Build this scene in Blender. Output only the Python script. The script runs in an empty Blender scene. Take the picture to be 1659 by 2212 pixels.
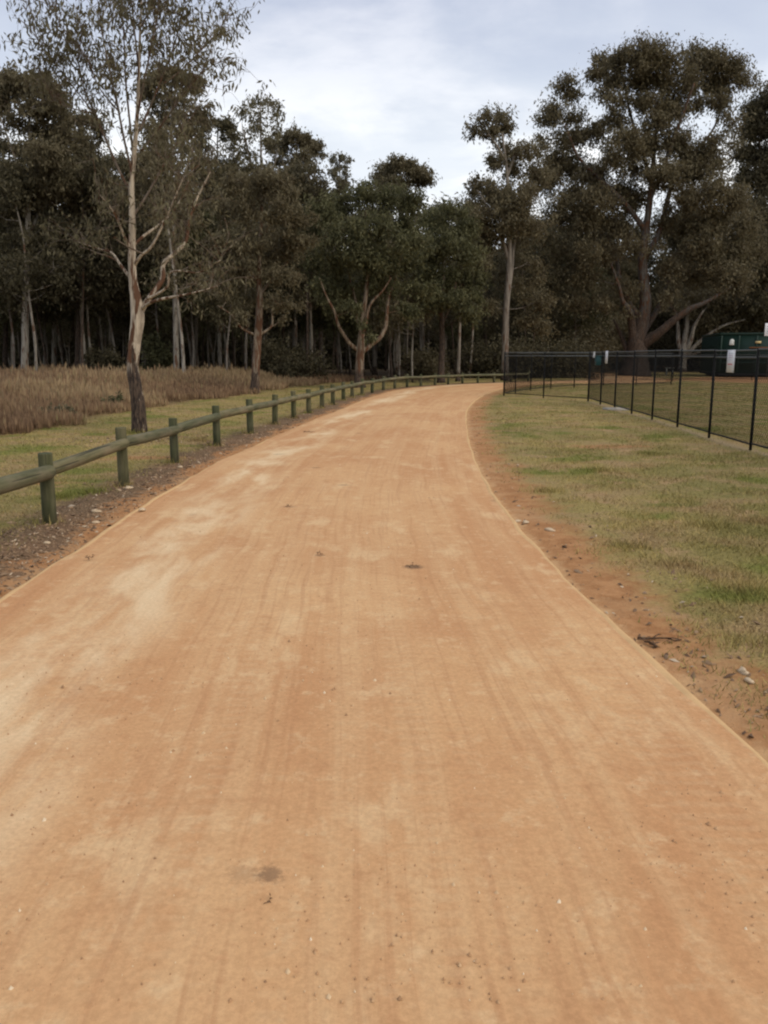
import bpy, math, random
import numpy as np
from mathutils import Vector

random.seed(7)
RNG = np.random.default_rng(7)
S = bpy.context.scene
COL = S.collection
PI = math.pi

# ------------------------------------------------------------------ camera
CAM_Z = 1.55
FOC = 1782.0                       # focal length in units of a 1659 x 2212 frame
CX, CY, HZ = 829.5, 1106.0, 766.0
PITCH = math.atan((CY - HZ) / FOC)
cam_d = bpy.data.cameras.new('camera')
cam = bpy.data.objects.new('camera', cam_d)
COL.objects.link(cam)
cam.location = (0, 0, CAM_Z)
cam.rotation_euler = (PI / 2 - PITCH, 0, 0)
cam_d.sensor_fit = 'VERTICAL'
cam_d.sensor_height = 36
cam_d.lens = 36 * FOC / 2212
cam_d.clip_end = 8000
cam_d.clip_start = 0.05
S.camera = cam

# ------------------------------------------------------------------ sky, sun, exposure
SUN_EL, SUN_AZ = math.radians(48), math.radians(125)      # azimuth clockwise from the view direction (+Y)
W = bpy.data.worlds.new('World')
S.world = W
W.use_nodes = True
nt = W.node_tree
nt.nodes.clear()


def N(nt, t, **kw):
    n = nt.nodes.new(t)
    for k, v in kw.items():
        setattr(n, k, v)
    return n


def L(nt, a, b):
    nt.links.new(a, b)


def setin(n, **kw):
    for k, v in kw.items():
        n.inputs[k.replace('_', ' ')].default_value = v


def ramp(nt, fac, stops, interp='LINEAR'):
    r = N(nt, 'ShaderNodeValToRGB')
    r.color_ramp.interpolation = interp
    e = r.color_ramp.elements
    while len(e) < len(stops):
        e.new(0.5)
    for i, (p, c) in enumerate(stops):
        e[i].position = p
        e[i].color = (*c, 1) if len(c) == 3 else c
    L(nt, fac, r.inputs['Fac'])
    return r.outputs['Color']


def mixc(nt, fac, a, b, mode='MIX'):
    m = N(nt, 'ShaderNodeMix', data_type='RGBA', blend_type=mode)
    m.clamp_factor = True
    for s, v in ((m.inputs['Factor'], fac), (m.inputs[6], a), (m.inputs[7], b)):
        if hasattr(v, 'is_output'):
            L(nt, v, s)
        elif isinstance(v, (int, float)):
            s.default_value = v
        else:
            s.default_value = (*v, 1)
    return m.outputs[2]


def math_(nt, op, a, b=None, c=None, clamp=False):
    m = N(nt, 'ShaderNodeMath', operation=op)
    m.use_clamp = clamp
    for i, v in enumerate((a, b, c)):
        if v is None:
            continue
        if hasattr(v, 'is_output'):
            L(nt, v, m.inputs[i])
        else:
            m.inputs[i].default_value = v
    return m.outputs[0]


def smooth(nt, v, lo, hi, a=0.0, b=1.0):
    m = N(nt, 'ShaderNodeMapRange', interpolation_type='SMOOTHSTEP')
    L(nt, v, m.inputs[0])
    m.inputs[1].default_value, m.inputs[2].default_value = lo, hi
    m.inputs[3].default_value, m.inputs[4].default_value = a, b
    return m.outputs[0]


def noise(nt, vec, scale, detail=4, rough=0.55, out='Fac', dist=0.0):
    n = N(nt, 'ShaderNodeTexNoise')
    setin(n, Scale=scale, Detail=detail, Roughness=rough, Distortion=dist)
    if vec is not None:
        L(nt, vec, n.inputs['Vector'])
    return n.outputs[out]


def mapping(nt, vec, scale=(1, 1, 1), loc=(0, 0, 0), rot=(0, 0, 0)):
    m = N(nt, 'ShaderNodeMapping')
    m.inputs['Scale'].default_value = scale
    m.inputs['Location'].default_value = loc
    m.inputs['Rotation'].default_value = rot
    L(nt, vec, m.inputs['Vector'])
    return m.outputs[0]


sky = N(nt, 'ShaderNodeTexSky', sky_type='NISHITA')
sky.sun_disc = False
sky.sun_elevation = SUN_EL
sky.sun_rotation = SUN_AZ
tc = N(nt, 'ShaderNodeTexCoord')
sep = N(nt, 'ShaderNodeSeparateXYZ')
L(nt, tc.outputs['Generated'], sep.inputs[0])
den = math_(nt, 'ADD', math_(nt, 'MAXIMUM', sep.outputs[2], 0.0), 0.32)
cxy = N(nt, 'ShaderNodeCombineXYZ')
L(nt, math_(nt, 'DIVIDE', sep.outputs[0], den), cxy.inputs[0])
L(nt, math_(nt, 'DIVIDE', sep.outputs[1], den), cxy.inputs[1])
cl1 = noise(nt, mapping(nt, cxy.outputs[0], (1.0, 1.25, 1), (2.3, 0.4, 0), (0, 0, 0.35)), 2.1, 6, 0.56, dist=0.35)
cl2 = noise(nt, mapping(nt, cxy.outputs[0], (1.3, 2.4, 1), (7.1, 3.0, 0), (0, 0, -0.25)), 2.6, 5, 0.55)
grad = ramp(nt, sep.outputs[2], [(0.0, (0.60, 0.73, 0.76)), (0.10, (0.83, 0.86, 0.87)), (0.17, (0.83, 0.85, 0.87)), (0.235, (0.76, 0.79, 0.825)), (0.29, (0.62, 0.66, 0.735)),
                                 (0.36, (0.505, 0.545, 0.645)), (0.55, (0.46, 0.505, 0.61)), (1.0, (0.45, 0.50, 0.61))])
cloud = mixc(nt, smooth(nt, cl1, 0.42, 0.66), mixc(nt, 1.0, grad, (0.92, 0.94, 0.97), 'MULTIPLY'), mixc(nt, 1.0, grad, (1.24, 1.20, 1.15), 'MULTIPLY'))
cloud = mixc(nt, smooth(nt, cl2, 0.46, 0.70, 0, 0.75), cloud, mixc(nt, 1.0, grad, (0.82, 0.85, 0.91), 'MULTIPLY'))
ten = mixc(nt, 1.0, cloud, (10.0, 10.0, 10.0), 'MULTIPLY')
skyc = mixc(nt, 0.93, sky.outputs[0], ten)
bg = N(nt, 'ShaderNodeBackground')
bg.inputs['Strength'].default_value = 0.10
L(nt, skyc, bg.inputs['Color'])
wo = N(nt, 'ShaderNodeOutputWorld')
L(nt, bg.outputs[0], wo.inputs['Surface'])

sun_d = bpy.data.lights.new('sun', 'SUN')
sun_d.energy = 1.75
sun_d.angle = math.radians(55)
sun_d.color = (1.0, 0.91, 0.77)
sun = bpy.data.objects.new('sun', sun_d)
COL.objects.link(sun)
sdir = Vector((math.sin(SUN_AZ) * math.cos(SUN_EL), math.cos(SUN_AZ) * math.cos(SUN_EL), math.sin(SUN_EL)))
sun.rotation_euler = sdir.to_track_quat('Z', 'Y').to_euler()
sun.location = (10, -10, 30)

S.view_settings.view_transform = 'Standard'
S.view_settings.look = 'None'
S.view_settings.exposure = 0.33
S.view_settings.gamma = 1.0
S.view_settings.use_curve_mapping = False
S.cycles.filter_width = 2.2
S.cycles.max_bounces = 6
S.cycles.diffuse_bounces = 3
S.cycles.transparent_max_bounces = 8
S.cycles.use_denoising = True


# ------------------------------------------------------------------ helpers: photo directions to places, objects
def ray(xd, yd):
    a, b = xd - CX, -(yd - CY)
    cp, sp = math.cos(PITCH), math.sin(PITCH)
    return np.array([a, FOC * cp + b * sp, -FOC * sp + b * cp])


def G(xd, yd, z=0.0):
    r = ray(xd, yd)
    t = (z - CAM_Z) / r[2]
    return np.array([0, 0, CAM_Z]) + r * t


def P(xd, yd, Y):
    r = ray(xd, yd)
    return np.array([0, 0, CAM_Z]) + r * (Y / r[1])


def link(o, parent=None):
    COL.objects.link(o)
    if parent is not None:
        o.parent = parent
    return o


def tag(o, label=None, cat=None, group=None, kind=None):
    if label:
        o['label'] = label
    if cat:
        o['category'] = cat
    if group:
        o['group'] = group
    if kind:
        o['kind'] = kind
    return o


def empty(name, loc, rz=0.0):
    o = bpy.data.objects.new(name, None)
    o.empty_display_size = 0.2
    o.location = loc
    o.rotation_euler = (0, 0, rz)
    return link(o)


class MB:
    """collects vertices and faces, built as one mesh object"""

    def __init__(self):
        self.V, self.F, self.n = [], [], 0
        self.A = []

    def add(self, V, F, a=None):
        V = np.asarray(V, float).reshape(-1, 3)
        self.V.append(V)
        self.A.append(np.full(len(V), 0.5) if a is None else np.broadcast_to(np.asarray(a, float), (len(V),)))
        if isinstance(F, np.ndarray):
            self.F.append(F + self.n)
        else:
            for f in F:
                self.F.append(np.asarray(f).reshape(1, -1) + self.n)
        self.n += len(V)

    def tube(self, pts, rad, sides=8, cap=True, a=None, wob=0.0):
        pts = np.asarray(pts, float)
        n = len(pts)
        rad = np.broadcast_to(np.asarray(rad, float), (n,))
        T = np.gradient(pts, axis=0)
        T /= np.linalg.norm(T, axis=1)[:, None] + 1e-9
        ref = np.array([1.0, 0, 0]) if abs(T[0][0]) < 0.8 else np.array([0, 1.0, 0])
        R = []
        for t in T:
            u = ref - t * ref.dot(t)
            u /= np.linalg.norm(u) + 1e-9
            ref = u
            R.append((u, np.cross(t, u)))
        ang = np.arange(sides) * 2 * PI / sides
        V = np.zeros((n, sides, 3))
        for i in range(n):
            rr = rad[i] * (1 + wob * RNG.normal(size=sides)) if wob else rad[i] * np.ones(sides)
            V[i] = pts[i] + (np.cos(ang) * rr)[:, None] * R[i][0] + (np.sin(ang) * rr)[:, None] * R[i][1]
        i, j = np.meshgrid(np.arange(n - 1), np.arange(sides), indexing='ij')
        j2 = (j + 1) % sides
        F = np.stack([i * sides + j, i * sides + j2, (i + 1) * sides + j2, (i + 1) * sides + j], -1).reshape(-1, 4)
        self.add(V.reshape(-1, 3), F, a)
        if cap:
            b = self.n - n * sides
            self.F.append(np.arange(b + sides - 1, b - 1, -1).reshape(1, -1))
            self.F.append((np.arange(sides) + b + (n - 1) * sides).reshape(1, -1))

    def box(self, c, s, rz=0.0, bev=0.0):
        c, h = np.asarray(c, float), np.asarray(s, float) / 2
        if bev <= 0:
            V = np.array([[x, y, z] for x in (-1, 1) for y in (-1, 1) for z in (-1, 1)]) * h
            F = np.array([[0, 1, 3, 2], [4, 6, 7, 5], [0, 4, 5, 1], [2, 3, 7, 6], [0, 2, 6, 4], [1, 5, 7, 3]])
        else:
            b = bev
            ring = lambda z, k: [[-h[0] + k, -h[1] + 2 * b - k, z], [-h[0] + 2 * b - k, -h[1] + k, z], [h[0] - 2 * b + k, -h[1] + k, z], [h[0] - k, -h[1] + 2 * b - k, z],
                                 [h[0] - k, h[1] - 2 * b + k, z], [h[0] - 2 * b + k, h[1] - k, z], [-h[0] + 2 * b - k, h[1] - k, z], [-h[0] + k, h[1] - 2 * b + k, z]]
            V = np.array(ring(-h[2], b) + ring(-h[2] + b, 0) + ring(h[2] - b, 0) + ring(h[2], b))
            F = [[7, 6, 5, 4, 3, 2, 1, 0], list(range(24, 32))]
            for k in range(3):
                for q in range(8):
                    F.append([k * 8 + q, k * 8 + (q + 1) % 8, k * 8 + 8 + (q + 1) % 8, k * 8 + 8 + q])
        cr, sr = math.cos(rz), math.sin(rz)
        V = np.asarray(V) @ np.array([[cr, sr, 0], [-sr, cr, 0], [0, 0, 1]]) + c
        self.add(V, F)

    def mesh(self, name, mat=None, smooth_=False, attr=None):
        me = bpy.data.meshes.new(name)
        V = np.concatenate(self.V)
        cnt = np.concatenate([np.full(len(f), f.shape[1]) for f in self.F])
        idx = np.concatenate([f.ravel() for f in self.F]).astype(np.int32)
        me.vertices.add(len(V))
        me.vertices.foreach_set('co', V.ravel().astype(np.float32))
        me.loops.add(len(idx))
        me.loops.foreach_set('vertex_index', idx)
        me.polygons.add(len(cnt))
        st = np.concatenate([[0], np.cumsum(cnt)[:-1]]).astype(np.int32)
        me.polygons.foreach_set('loop_start', st)
        if smooth_:
            me.polygons.foreach_set('use_smooth', np.ones(len(cnt), bool))
        if attr:
            at = me.attributes.new(attr, 'FLOAT', 'POINT')
            at.data.foreach_set('value', np.concatenate(self.A).astype(np.float32))
        me.update(calc_edges=True)
        if mat:
            me.materials.append(mat)
        return me

    def build(self, name, mat=None, parent=None, smooth_=False, attr=None):
        return link(bpy.data.objects.new(name, self.mesh(name, mat, smooth_, attr)), parent)


def local(o_parent, V):
    """world points in the frame of a thing's Empty (no rotation)"""
    return np.asarray(V, float) - np.array(o_parent.location)


def spline(pts, n):
    """Catmull-Rom through points, n samples evenly by chord"""
    p = np.asarray(pts, float)
    q = np.vstack([2 * p[0] - p[1], p, 2 * p[-1] - p[-2]])
    out = []
    for i in range(1, len(q) - 2):
        t = np.linspace(0, 1, 17)[:-1, None]
        a, b, c, d = q[i - 1], q[i], q[i + 1], q[i + 2]
        out.append(0.5 * ((2 * b) + (c - a) * t + (2 * a - 5 * b + 4 * c - d) * t ** 2 + (3 * b - a - 3 * c + d) * t ** 3))
    out.append(p[-1:])
    return resample(np.vstack(out), n)


def resample(p, n):
    s = np.concatenate([[0], np.cumsum(np.linalg.norm(np.diff(p, axis=0), axis=1))])
    t = np.linspace(0, s[-1], n)
    return np.stack([np.interp(t, s, p[:, k]) for k in range(p.shape[1])], 1)


def vnoise(x, y, scale, seed=0):
    """2-D value noise in 0..1"""
    x, y = np.asarray(x) * scale + seed * 17.3, np.asarray(y) * scale - seed * 9.1
    xi, yi = np.floor(x), np.floor(y)
    fx, fy = x - xi, y - yi
    fx, fy = fx * fx * (3 - 2 * fx), fy * fy * (3 - 2 * fy)
    h = lambda a, b: np.modf(np.abs(np.sin(a * 127.1 + b * 311.7 + seed * 3.7) * 43758.5453))[0]
    return (h(xi, yi) * (1 - fx) + h(xi + 1, yi) * fx) * (1 - fy) + (h(xi, yi + 1) * (1 - fx) + h(xi + 1, yi + 1) * fx) * fy


def sd_poly(X, Y, p):
    """distance to a polyline and the side (positive on its left)"""
    best = np.full(X.shape, 1e9)
    side = np.zeros(X.shape)
    for a, b in zip(p[:-1], p[1:]):
        d = b - a
        l2 = d.dot(d) + 1e-12
        t = np.clip(((X - a[0]) * d[0] + (Y - a[1]) * d[1]) / l2, 0, 1)
        px, py = X - a[0] - t * d[0], Y - a[1] - t * d[1]
        dd = np.hypot(px, py)
        s = np.sign(d[0] * py - d[1] * px)
        m = dd < best
        best[m] = dd[m]
        side[m] = s[m]
    return best, side


# ------------------------------------------------------------------ materials
def material(name):
    m = bpy.data.materials.new(name)
    m.use_nodes = True
    m.node_tree.nodes.clear()
    return m, m.node_tree


def finish(nt, color, rough=0.8, spec=0.3, bump=None, bstr=0.3, bdist=0.02, metal=0.0):
    b = N(nt, 'ShaderNodeBsdfPrincipled')
    o = N(nt, 'ShaderNodeOutputMaterial')
    if hasattr(color, 'is_output'):
        L(nt, color, b.inputs['Base Color'])
    else:
        b.inputs['Base Color'].default_value = (*color, 1)
    if hasattr(rough, 'is_output'):
        L(nt, rough, b.inputs['Roughness'])
    else:
        b.inputs['Roughness'].default_value = rough
    b.inputs['Specular IOR Level'].default_value = spec
    b.inputs['Metallic'].default_value = metal
    if bump is not None:
        bn = N(nt, 'ShaderNodeBump')
        bn.inputs['Strength'].default_value = bstr
        bn.inputs['Distance'].default_value = bdist
        L(nt, bump, bn.inputs['Height'])
        L(nt, bn.outputs[0], b.inputs['Normal'])
    L(nt, b.outputs[0], o.inputs['Surface'])


def simple(name, col, var=0.15, scale=8, rough=0.7, spec=0.3, bstr=0.1, metal=0.0):
    m, nt = material(name)
    g = N(nt, 'ShaderNodeNewGeometry')
    n1 = noise(nt, g.outputs['Position'], scale, 5)
    c = mixc(nt, n1, tuple(v * (1 - var) for v in col), tuple(min(1, v * (1 + var)) for v in col))
    finish(nt, c, rough, spec, n1, bstr, 0.01, metal)
    return m


def grass_colour(nt, pos):
    n1 = noise(nt, mapping(nt, pos, (1, 1, 0.0)), 0.33, 4, 0.6)
    n2 = noise(nt, mapping(nt, pos, (1.0, 1.0, 0.0), (11, 5, 0)), 1.3, 4, 0.6)
    n3 = noise(nt, mapping(nt, pos, (1, 1, 0.0), (3, 17, 0)), 0.8, 3, 0.5)
    c = mixc(nt, smooth(nt, n1, 0.36, 0.62), (0.300, 0.232, 0.086), (0.200, 0.172, 0.058))
    c = mixc(nt, smooth(nt, n2, 0.42, 0.66, 0, 0.85), c, (0.300, 0.208, 0.102))
    c = mixc(nt, smooth(nt, n3, 0.54, 0.66, 0, 0.9), c, (0.150, 0.158, 0.036))
    return c


def mat_ground():
    m, nt = material('ground_mix')
    g = N(nt, 'ShaderNodeNewGeometry')
    pos = g.outputs['Position']

    def at(n):
        a = N(nt, 'ShaderNodeAttribute')
        a.attribute_name = n
        return a.outputs['Fac']
    fine = noise(nt, pos, 34, 6, 0.65)
    mid = noise(nt, pos, 5.0, 5, 0.62)
    big = noise(nt, pos, 1.1, 4, 0.6)
    gc = grass_colour(nt, pos)
    gc = mixc(nt, smooth(nt, fine, 0.30, 0.70), mixc(nt, 1.0, gc, (0.62, 0.60, 0.58), 'MULTIPLY'), mixc(nt, 1.0, gc, (1.22, 1.20, 1.20), 'MULTIPLY'))
    # bare earth beside the path, right
    dirt = mixc(nt, smooth(nt, mid, 0.3, 0.7), (0.285, 0.132, 0.052), (0.43, 0.222, 0.098))
    dirt = mixc(nt, smooth(nt, fine, 0.5, 0.75, 0, 0.5), dirt, (0.47, 0.28, 0.14))
    dirt = mixc(nt, smooth(nt, big, 0.45, 0.7, 0, 0.7), dirt, (0.48, 0.30, 0.155))
    bare = noise(nt, mapping(nt, pos, (1, 1, 0), (31, 7, 0)), 1.9, 5, 0.65)
    gc = mixc(nt, smooth(nt, bare, 0.55, 0.68, 0, 0.8), gc, mixc(nt, fine, (0.30, 0.185, 0.092), (0.42, 0.275, 0.145)))
    wob = math_(nt, 'ADD', math_(nt, 'MULTIPLY', math_(nt, 'SUBTRACT', big, 0.5), 0.95), math_(nt, 'MULTIPLY', math_(nt, 'SUBTRACT', mid, 0.5), 0.7))
    dr = math_(nt, 'ADD', at('right_of_path'), wob)
    c = mixc(nt, smooth(nt, dr, 0.22, 0.80, 1, 0), gc, dirt)
    spill = math_(nt, 'ADD', at('right_of_path'), math_(nt, 'MULTIPLY', math_(nt, 'SUBTRACT', mid, 0.5), 0.5))
    c = mixc(nt, smooth(nt, spill, 0.02, 0.13, 0.9, 0), c, (0.52, 0.315, 0.155))
    # leaf mulch and loose soil beside the path, left
    mul = mixc(nt, smooth(nt, fine, 0.36, 0.64), (0.070, 0.043, 0.024), (0.225, 0.150, 0.085))
    mul = mixc(nt, smooth(nt, big, 0.42, 0.62), mul, mixc(nt, fine, (0.10, 0.060, 0.034), (0.24, 0.145, 0.082)))
    dl = math_(nt, 'ADD', at('left_of_path'), wob)
    c = mixc(nt, smooth(nt, dl, 0.72, 1.12, 1, 0), c, mul)
    c = mixc(nt, smooth(nt, math_(nt, 'ADD', dl, math_(nt, 'MULTIPLY', wob, 0.2)), 0.16, 0.42, 1, 0), c, dirt)
    # tall grass field floor, forest floor litter
    c = mixc(nt, at('field'), c, mixc(nt, mid, (0.10, 0.065, 0.034), (0.17, 0.11, 0.06)))
    c = mixc(nt, at('forest'), c, mixc(nt, mid, (0.055, 0.040, 0.025), (0.11, 0.078, 0.048)))
    # worn strip under the wire fence, orange earth patches
    fe = math_(nt, 'ADD', at('fence_line'), math_(nt, 'MULTIPLY', math_(nt, 'SUBTRACT', mid, 0.5), 0.35))
    c = mixc(nt, smooth(nt, fe, 0.03, 0.22, 0.6, 0), c, mixc(nt, mid, (0.22, 0.158, 0.098), (0.30, 0.22, 0.145)))
    pa = math_(nt, 'ADD', at('patch'), math_(nt, 'MULTIPLY', math_(nt, 'SUBTRACT', mid, 0.5), 0.9))
    c = mixc(nt, smooth(nt, pa, 0.35, 0.75), c, mixc(nt, mid, (0.27, 0.14, 0.065), (0.38, 0.20, 0.09)))
    h = math_(nt, 'ADD', math_(nt, 'MULTIPLY', fine, 0.6), mid)
    finish(nt, c, 0.95, 0.1, h, 0.7, 0.03)
    return m


def mat_path():
    m, nt = material('decomposed_granite')
    uv = N(nt, 'ShaderNodeUVMap')
    u = uv.outputs[0]
    g = N(nt, 'ShaderNodeNewGeometry')
    pos = g.outputs['Position']
    streak = noise(nt, mapping(nt, u, (5.5, 0.14, 1)), 1.0, 5, 0.6)
    fstreak = noise(nt, mapping(nt, u, (26, 0.5, 1), (4, 0, 0)), 1.0, 3, 0.6)
    blot = noise(nt, mapping(nt, u, (0.75, 0.36, 1), (1.7, 2.2, 0)), 1.0, 5, 0.62, dist=0.4)
    blot2 = noise(nt, mapping(nt, u, (2.4, 1.2, 1), (9.7, 1.0, 0)), 1.0, 5, 0.65)
    tread = N(nt, 'ShaderNodeTexWave', wave_type='BANDS', bands_direction='Y')
    setin(tread, Scale=4.5, Distortion=2.5, Detail=2)
    tread.inputs['Detail Scale'].default_value = 2.0
    L(nt, u, tread.inputs['Vector'])
    grit = noise(nt, pos, 48, 8, 0.78)
    grain = noise(nt, pos, 260, 3, 0.7)
    c = mixc(nt, smooth(nt, blot, 0.34, 0.66), (0.488, 0.253, 0.116), (0.572, 0.337, 0.164))
    c = mixc(nt, smooth(nt, streak, 0.42, 0.70, 0, 0.5), c, (0.615, 0.395, 0.205))
    mott = noise(nt, pos, 9.0, 5, 0.68)
    c = mixc(nt, smooth(nt, mott, 0.52, 0.70, 0, 0.6), c, (0.64, 0.43, 0.235))
    c = mixc(nt, smooth(nt, mott, 0.30, 0.46, 0.5, 0), c, (0.44, 0.225, 0.105))
    c = mixc(nt, smooth(nt, blot2, 0.54, 0.68, 0, 0.62), c, (0.645, 0.44, 0.24))
    c = mixc(nt, smooth(nt, fstreak, 0.50, 0.68, 0, 0.42), c, (0.43, 0.22, 0.104))
    # pale dry wash along the left wheel line, and faint tyre treads
    sx = N(nt, 'ShaderNodeSeparateXYZ')
    L(nt, u, sx.inputs[0])
    band = math_(nt, 'MULTIPLY', smooth(nt, math_(nt, 'ABSOLUTE', math_(nt, 'SUBTRACT', sx.outputs[0], 0.85)), 0.1, 0.62, 1, 0), smooth(nt, blot, 0.40, 0.60))
    band = math_(nt, 'MULTIPLY', band, smooth(nt, noise(nt, mapping(nt, u, (3.0, 0.7, 1), (5, 8, 0)), 1.0, 5, 0.6), 0.36, 0.58))
    c = mixc(nt, math_(nt, 'MULTIPLY', band, 0.95), c, (0.70, 0.52, 0.315))
    tr = math_(nt, 'MULTIPLY', smooth(nt, tread.outputs['Fac'], 0.3, 0.9), smooth(nt, noise(nt, mapping(nt, u, (7, 0.06, 1), (3, 3, 0)), 1.0, 2), 0.52, 0.62))
    c = mixc(nt, math_(nt, 'MULTIPLY', tr, 0.15), c, (0.62, 0.43, 0.24))
    c = mixc(nt, smooth(nt, grit, 0.36, 0.66, 0, 1), mixc(nt, 1.0, c, (0.88, 0.87, 0.86), 'MULTIPLY'), mixc(nt, 1.0, c, (1.07, 1.07, 1.07), 'MULTIPLY'))
    c = mixc(nt, smooth(nt, grain, 0.60, 0.72, 0, 0.30), c, (0.30, 0.18, 0.10))
    # damp dark stains
    vor = N(nt, 'ShaderNodeTexVoronoi')
    setin(vor, Scale=1.0, Randomness=1.0)
    L(nt, mapping(nt, u, (0.62, 0.42, 1), (0.3, 0.15, 0)), vor.inputs['Vector'])
    st = smooth(nt, math_(nt, 'ADD', vor.outputs['Distance'], math_(nt, 'MULTIPLY', math_(nt, 'SUBTRACT', grit, 0.5), 0.06)), 0.012, 0.055, 0.35, 0)
    c = mixc(nt, st, c, (0.17, 0.105, 0.062))
    for (px, py, rx, ry, k) in ((894, 1237, 0.085, 0.07, 0.75), (585, 1920, 0.045, 0.05, 0.6), (530, 1920, 0.06, 0.05, 0.22), (625, 1104, 0.09, 0.06, 0.4), (692, 1211, 0.05, 0.04, 0.5), (742, 1056, 0.08, 0.06, 0.4), (683, 1017, 0.08, 0.08, 0.4), (603, 986, 0.12, 0.08, 0.4)):
        q = G(px, py)
        dv = N(nt, 'ShaderNodeVectorMath', operation='SUBTRACT')
        L(nt, pos, dv.inputs[0])
        dv.inputs[1].default_value = (q[0], q[1], 0)
        ln = N(nt, 'ShaderNodeVectorMath', operation='LENGTH')
        L(nt, mapping(nt, dv.outputs[0], (1 / rx, 1 / ry, 0)), ln.inputs[0])
        c = mixc(nt, smooth(nt, math_(nt, 'ADD', ln.outputs['Value'], math_(nt, 'MULTIPLY', math_(nt, 'SUBTRACT', grit, 0.5), 2.2)), 0.35, 1.15, k, 0), c, (0.15, 0.092, 0.055))
    h = math_(nt, 'ADD', math_(nt, 'ADD', math_(nt, 'MULTIPLY', grit, 0.7), math_(nt, 'MULTIPLY', grain, 0.25)), math_(nt, 'MULTIPLY', fstreak, 0.6))
    finish(nt, c, 0.92, 0.12, h, 0.28, 0.010)
    return m


def leaf_mat(name, stops, trans=0.25):
    m, nt = material(name)
    a = N(nt, 'ShaderNodeAttribute')
    a.attribute_name = 'tint'
    c = ramp(nt, a.outputs['Fac'], stops)
    d = N(nt, 'ShaderNodeBsdfPrincipled')
    d.inputs['Roughness'].default_value = 0.6
    d.inputs['Specular IOR Level'].default_value = 0.22
    t = N(nt, 'ShaderNodeBsdfTranslucent')
    L(nt, c, d.inputs['Base Color'])
    L(nt, c, t.inputs['Color'])
    mx = N(nt, 'ShaderNodeMixShader')
    mx.inputs[0].default_value = trans
    L(nt, d.outputs[0], mx.inputs[1])
    L(nt, t.outputs[0], mx.inputs[2])
    o = N(nt, 'ShaderNodeOutputMaterial')
    L(nt, mx.outputs[0], o.inputs['Surface'])
    return m


def bark_mat(name, pale, mid, dark, base_h=1.1, peel=0.55):
    """smooth pale gum bark with peeling brown patches over a rough dark butt"""
    m, nt = material(name)
    g = N(nt, 'ShaderNodeNewGeometry')
    pos = g.outputs['Position']
    sp = N(nt, 'ShaderNodeSeparateXYZ')
    L(nt, pos, sp.inputs[0])
    st = noise(nt, mapping(nt, pos, (7, 7, 1.0)), 1.6, 5, 0.6, dist=0.6)
    pt = noise(nt, mapping(nt, pos, (4.5, 4.5, 0.95), (3, 8, 1)), 1.5, 4, 0.6, dist=0.5)
    fn = noise(nt, mapping(nt, pos, (9, 9, 2.0)), 3.0, 5, 0.65)
    c = mixc(nt, smooth(nt, st, 0.35, 0.65), pale, mid)
    c = mixc(nt, smooth(nt, pt, peel, peel + 0.07), c, mixc(nt, st, dark, (0.17, 0.078, 0.038)))
    hz = math_(nt, 'ADD', sp.outputs[2], math_(nt, 'MULTIPLY', math_(nt, 'SUBTRACT', st, 0.5), base_h * 1.6))
    low = smooth(nt, hz, base_h * 0.9, base_h * 1.1, 1, 0)
    low = math_(nt, 'MULTIPLY', low, smooth(nt, noise(nt, mapping(nt, pos, (6, 6, 1.6), (8, 2, 5)), 1.5, 4, 0.6), 0.57, 0.61, 1, 0.25))
    rough = mixc(nt, smooth(nt, fn, 0.38, 0.66), (0.028, 0.020, 0.016), (0.115, 0.078, 0.054))
    c = mixc(nt, low, c, rough)
    h = math_(nt, 'ADD', math_(nt, 'MULTIPLY', fn, math_(nt, 'ADD', math_(nt, 'MULTIPLY', low, 1.6), 0.35)), smooth(nt, pt, peel, peel + 0.07))
    finish(nt, c, 0.85, 0.2, h, 0.55, 0.03)
    return m


def mat_timber(name, tone_):
    m, nt = material(name)
    t = N(nt, 'ShaderNodeTexCoord')
    oi = N(nt, 'ShaderNodeObjectInfo')
    ob = t.outputs['Object']
    off = N(nt, 'ShaderNodeVectorMath', operation='ADD')
    L(nt, ob, off.inputs[0])
    rnd = N(nt, 'ShaderNodeCombineXYZ')
    L(nt, math_(nt, 'MULTIPLY', oi.outputs['Random'], 31.0), rnd.inputs[0])
    L(nt, math_(nt, 'MULTIPLY', oi.outputs['Random'], 13.0), rnd.inputs[2])
    L(nt, rnd.outputs[0], off.inputs[1])
    v = off.outputs[0]
    gr = noise(nt, mapping(nt, v, (22, 22, 1.6)), 1.0, 5, 0.65)
    bl = noise(nt, mapping(nt, v, (3, 3, 1.2)), 1.6, 4, 0.6)
    ck = noise(nt, mapping(nt, v, (30, 30, 0.8), (5, 5, 2)), 1.0, 2, 0.5)
    c = mixc(nt, smooth(nt, gr, 0.32, 0.68), (0.062, 0.064, 0.031), (0.125, 0.120, 0.064))
    c = mixc(nt, smooth(nt, bl, 0.42, 0.68, 0, 0.75), c, (0.165, 0.140, 0.088))
    tone = mixc(nt, oi.outputs['Random'], (0.82, 0.86, 0.84), (1.14, 1.08, 1.0))
    c = mixc(nt, 1.0, mixc(nt, 1.0, c, tone, 'MULTIPLY'), tone_, 'MULTIPLY')
    c = mixc(nt, smooth(nt, ck, 0.64, 0.68, 0, 0.8), c, (0.03, 0.028, 0.018))
    h = math_(nt, 'SUBTRACT', gr, smooth(nt, ck, 0.62, 0.68))
    finish(nt, c, 0.85, 0.2, h, 0.5, 0.008)
    return m


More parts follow.
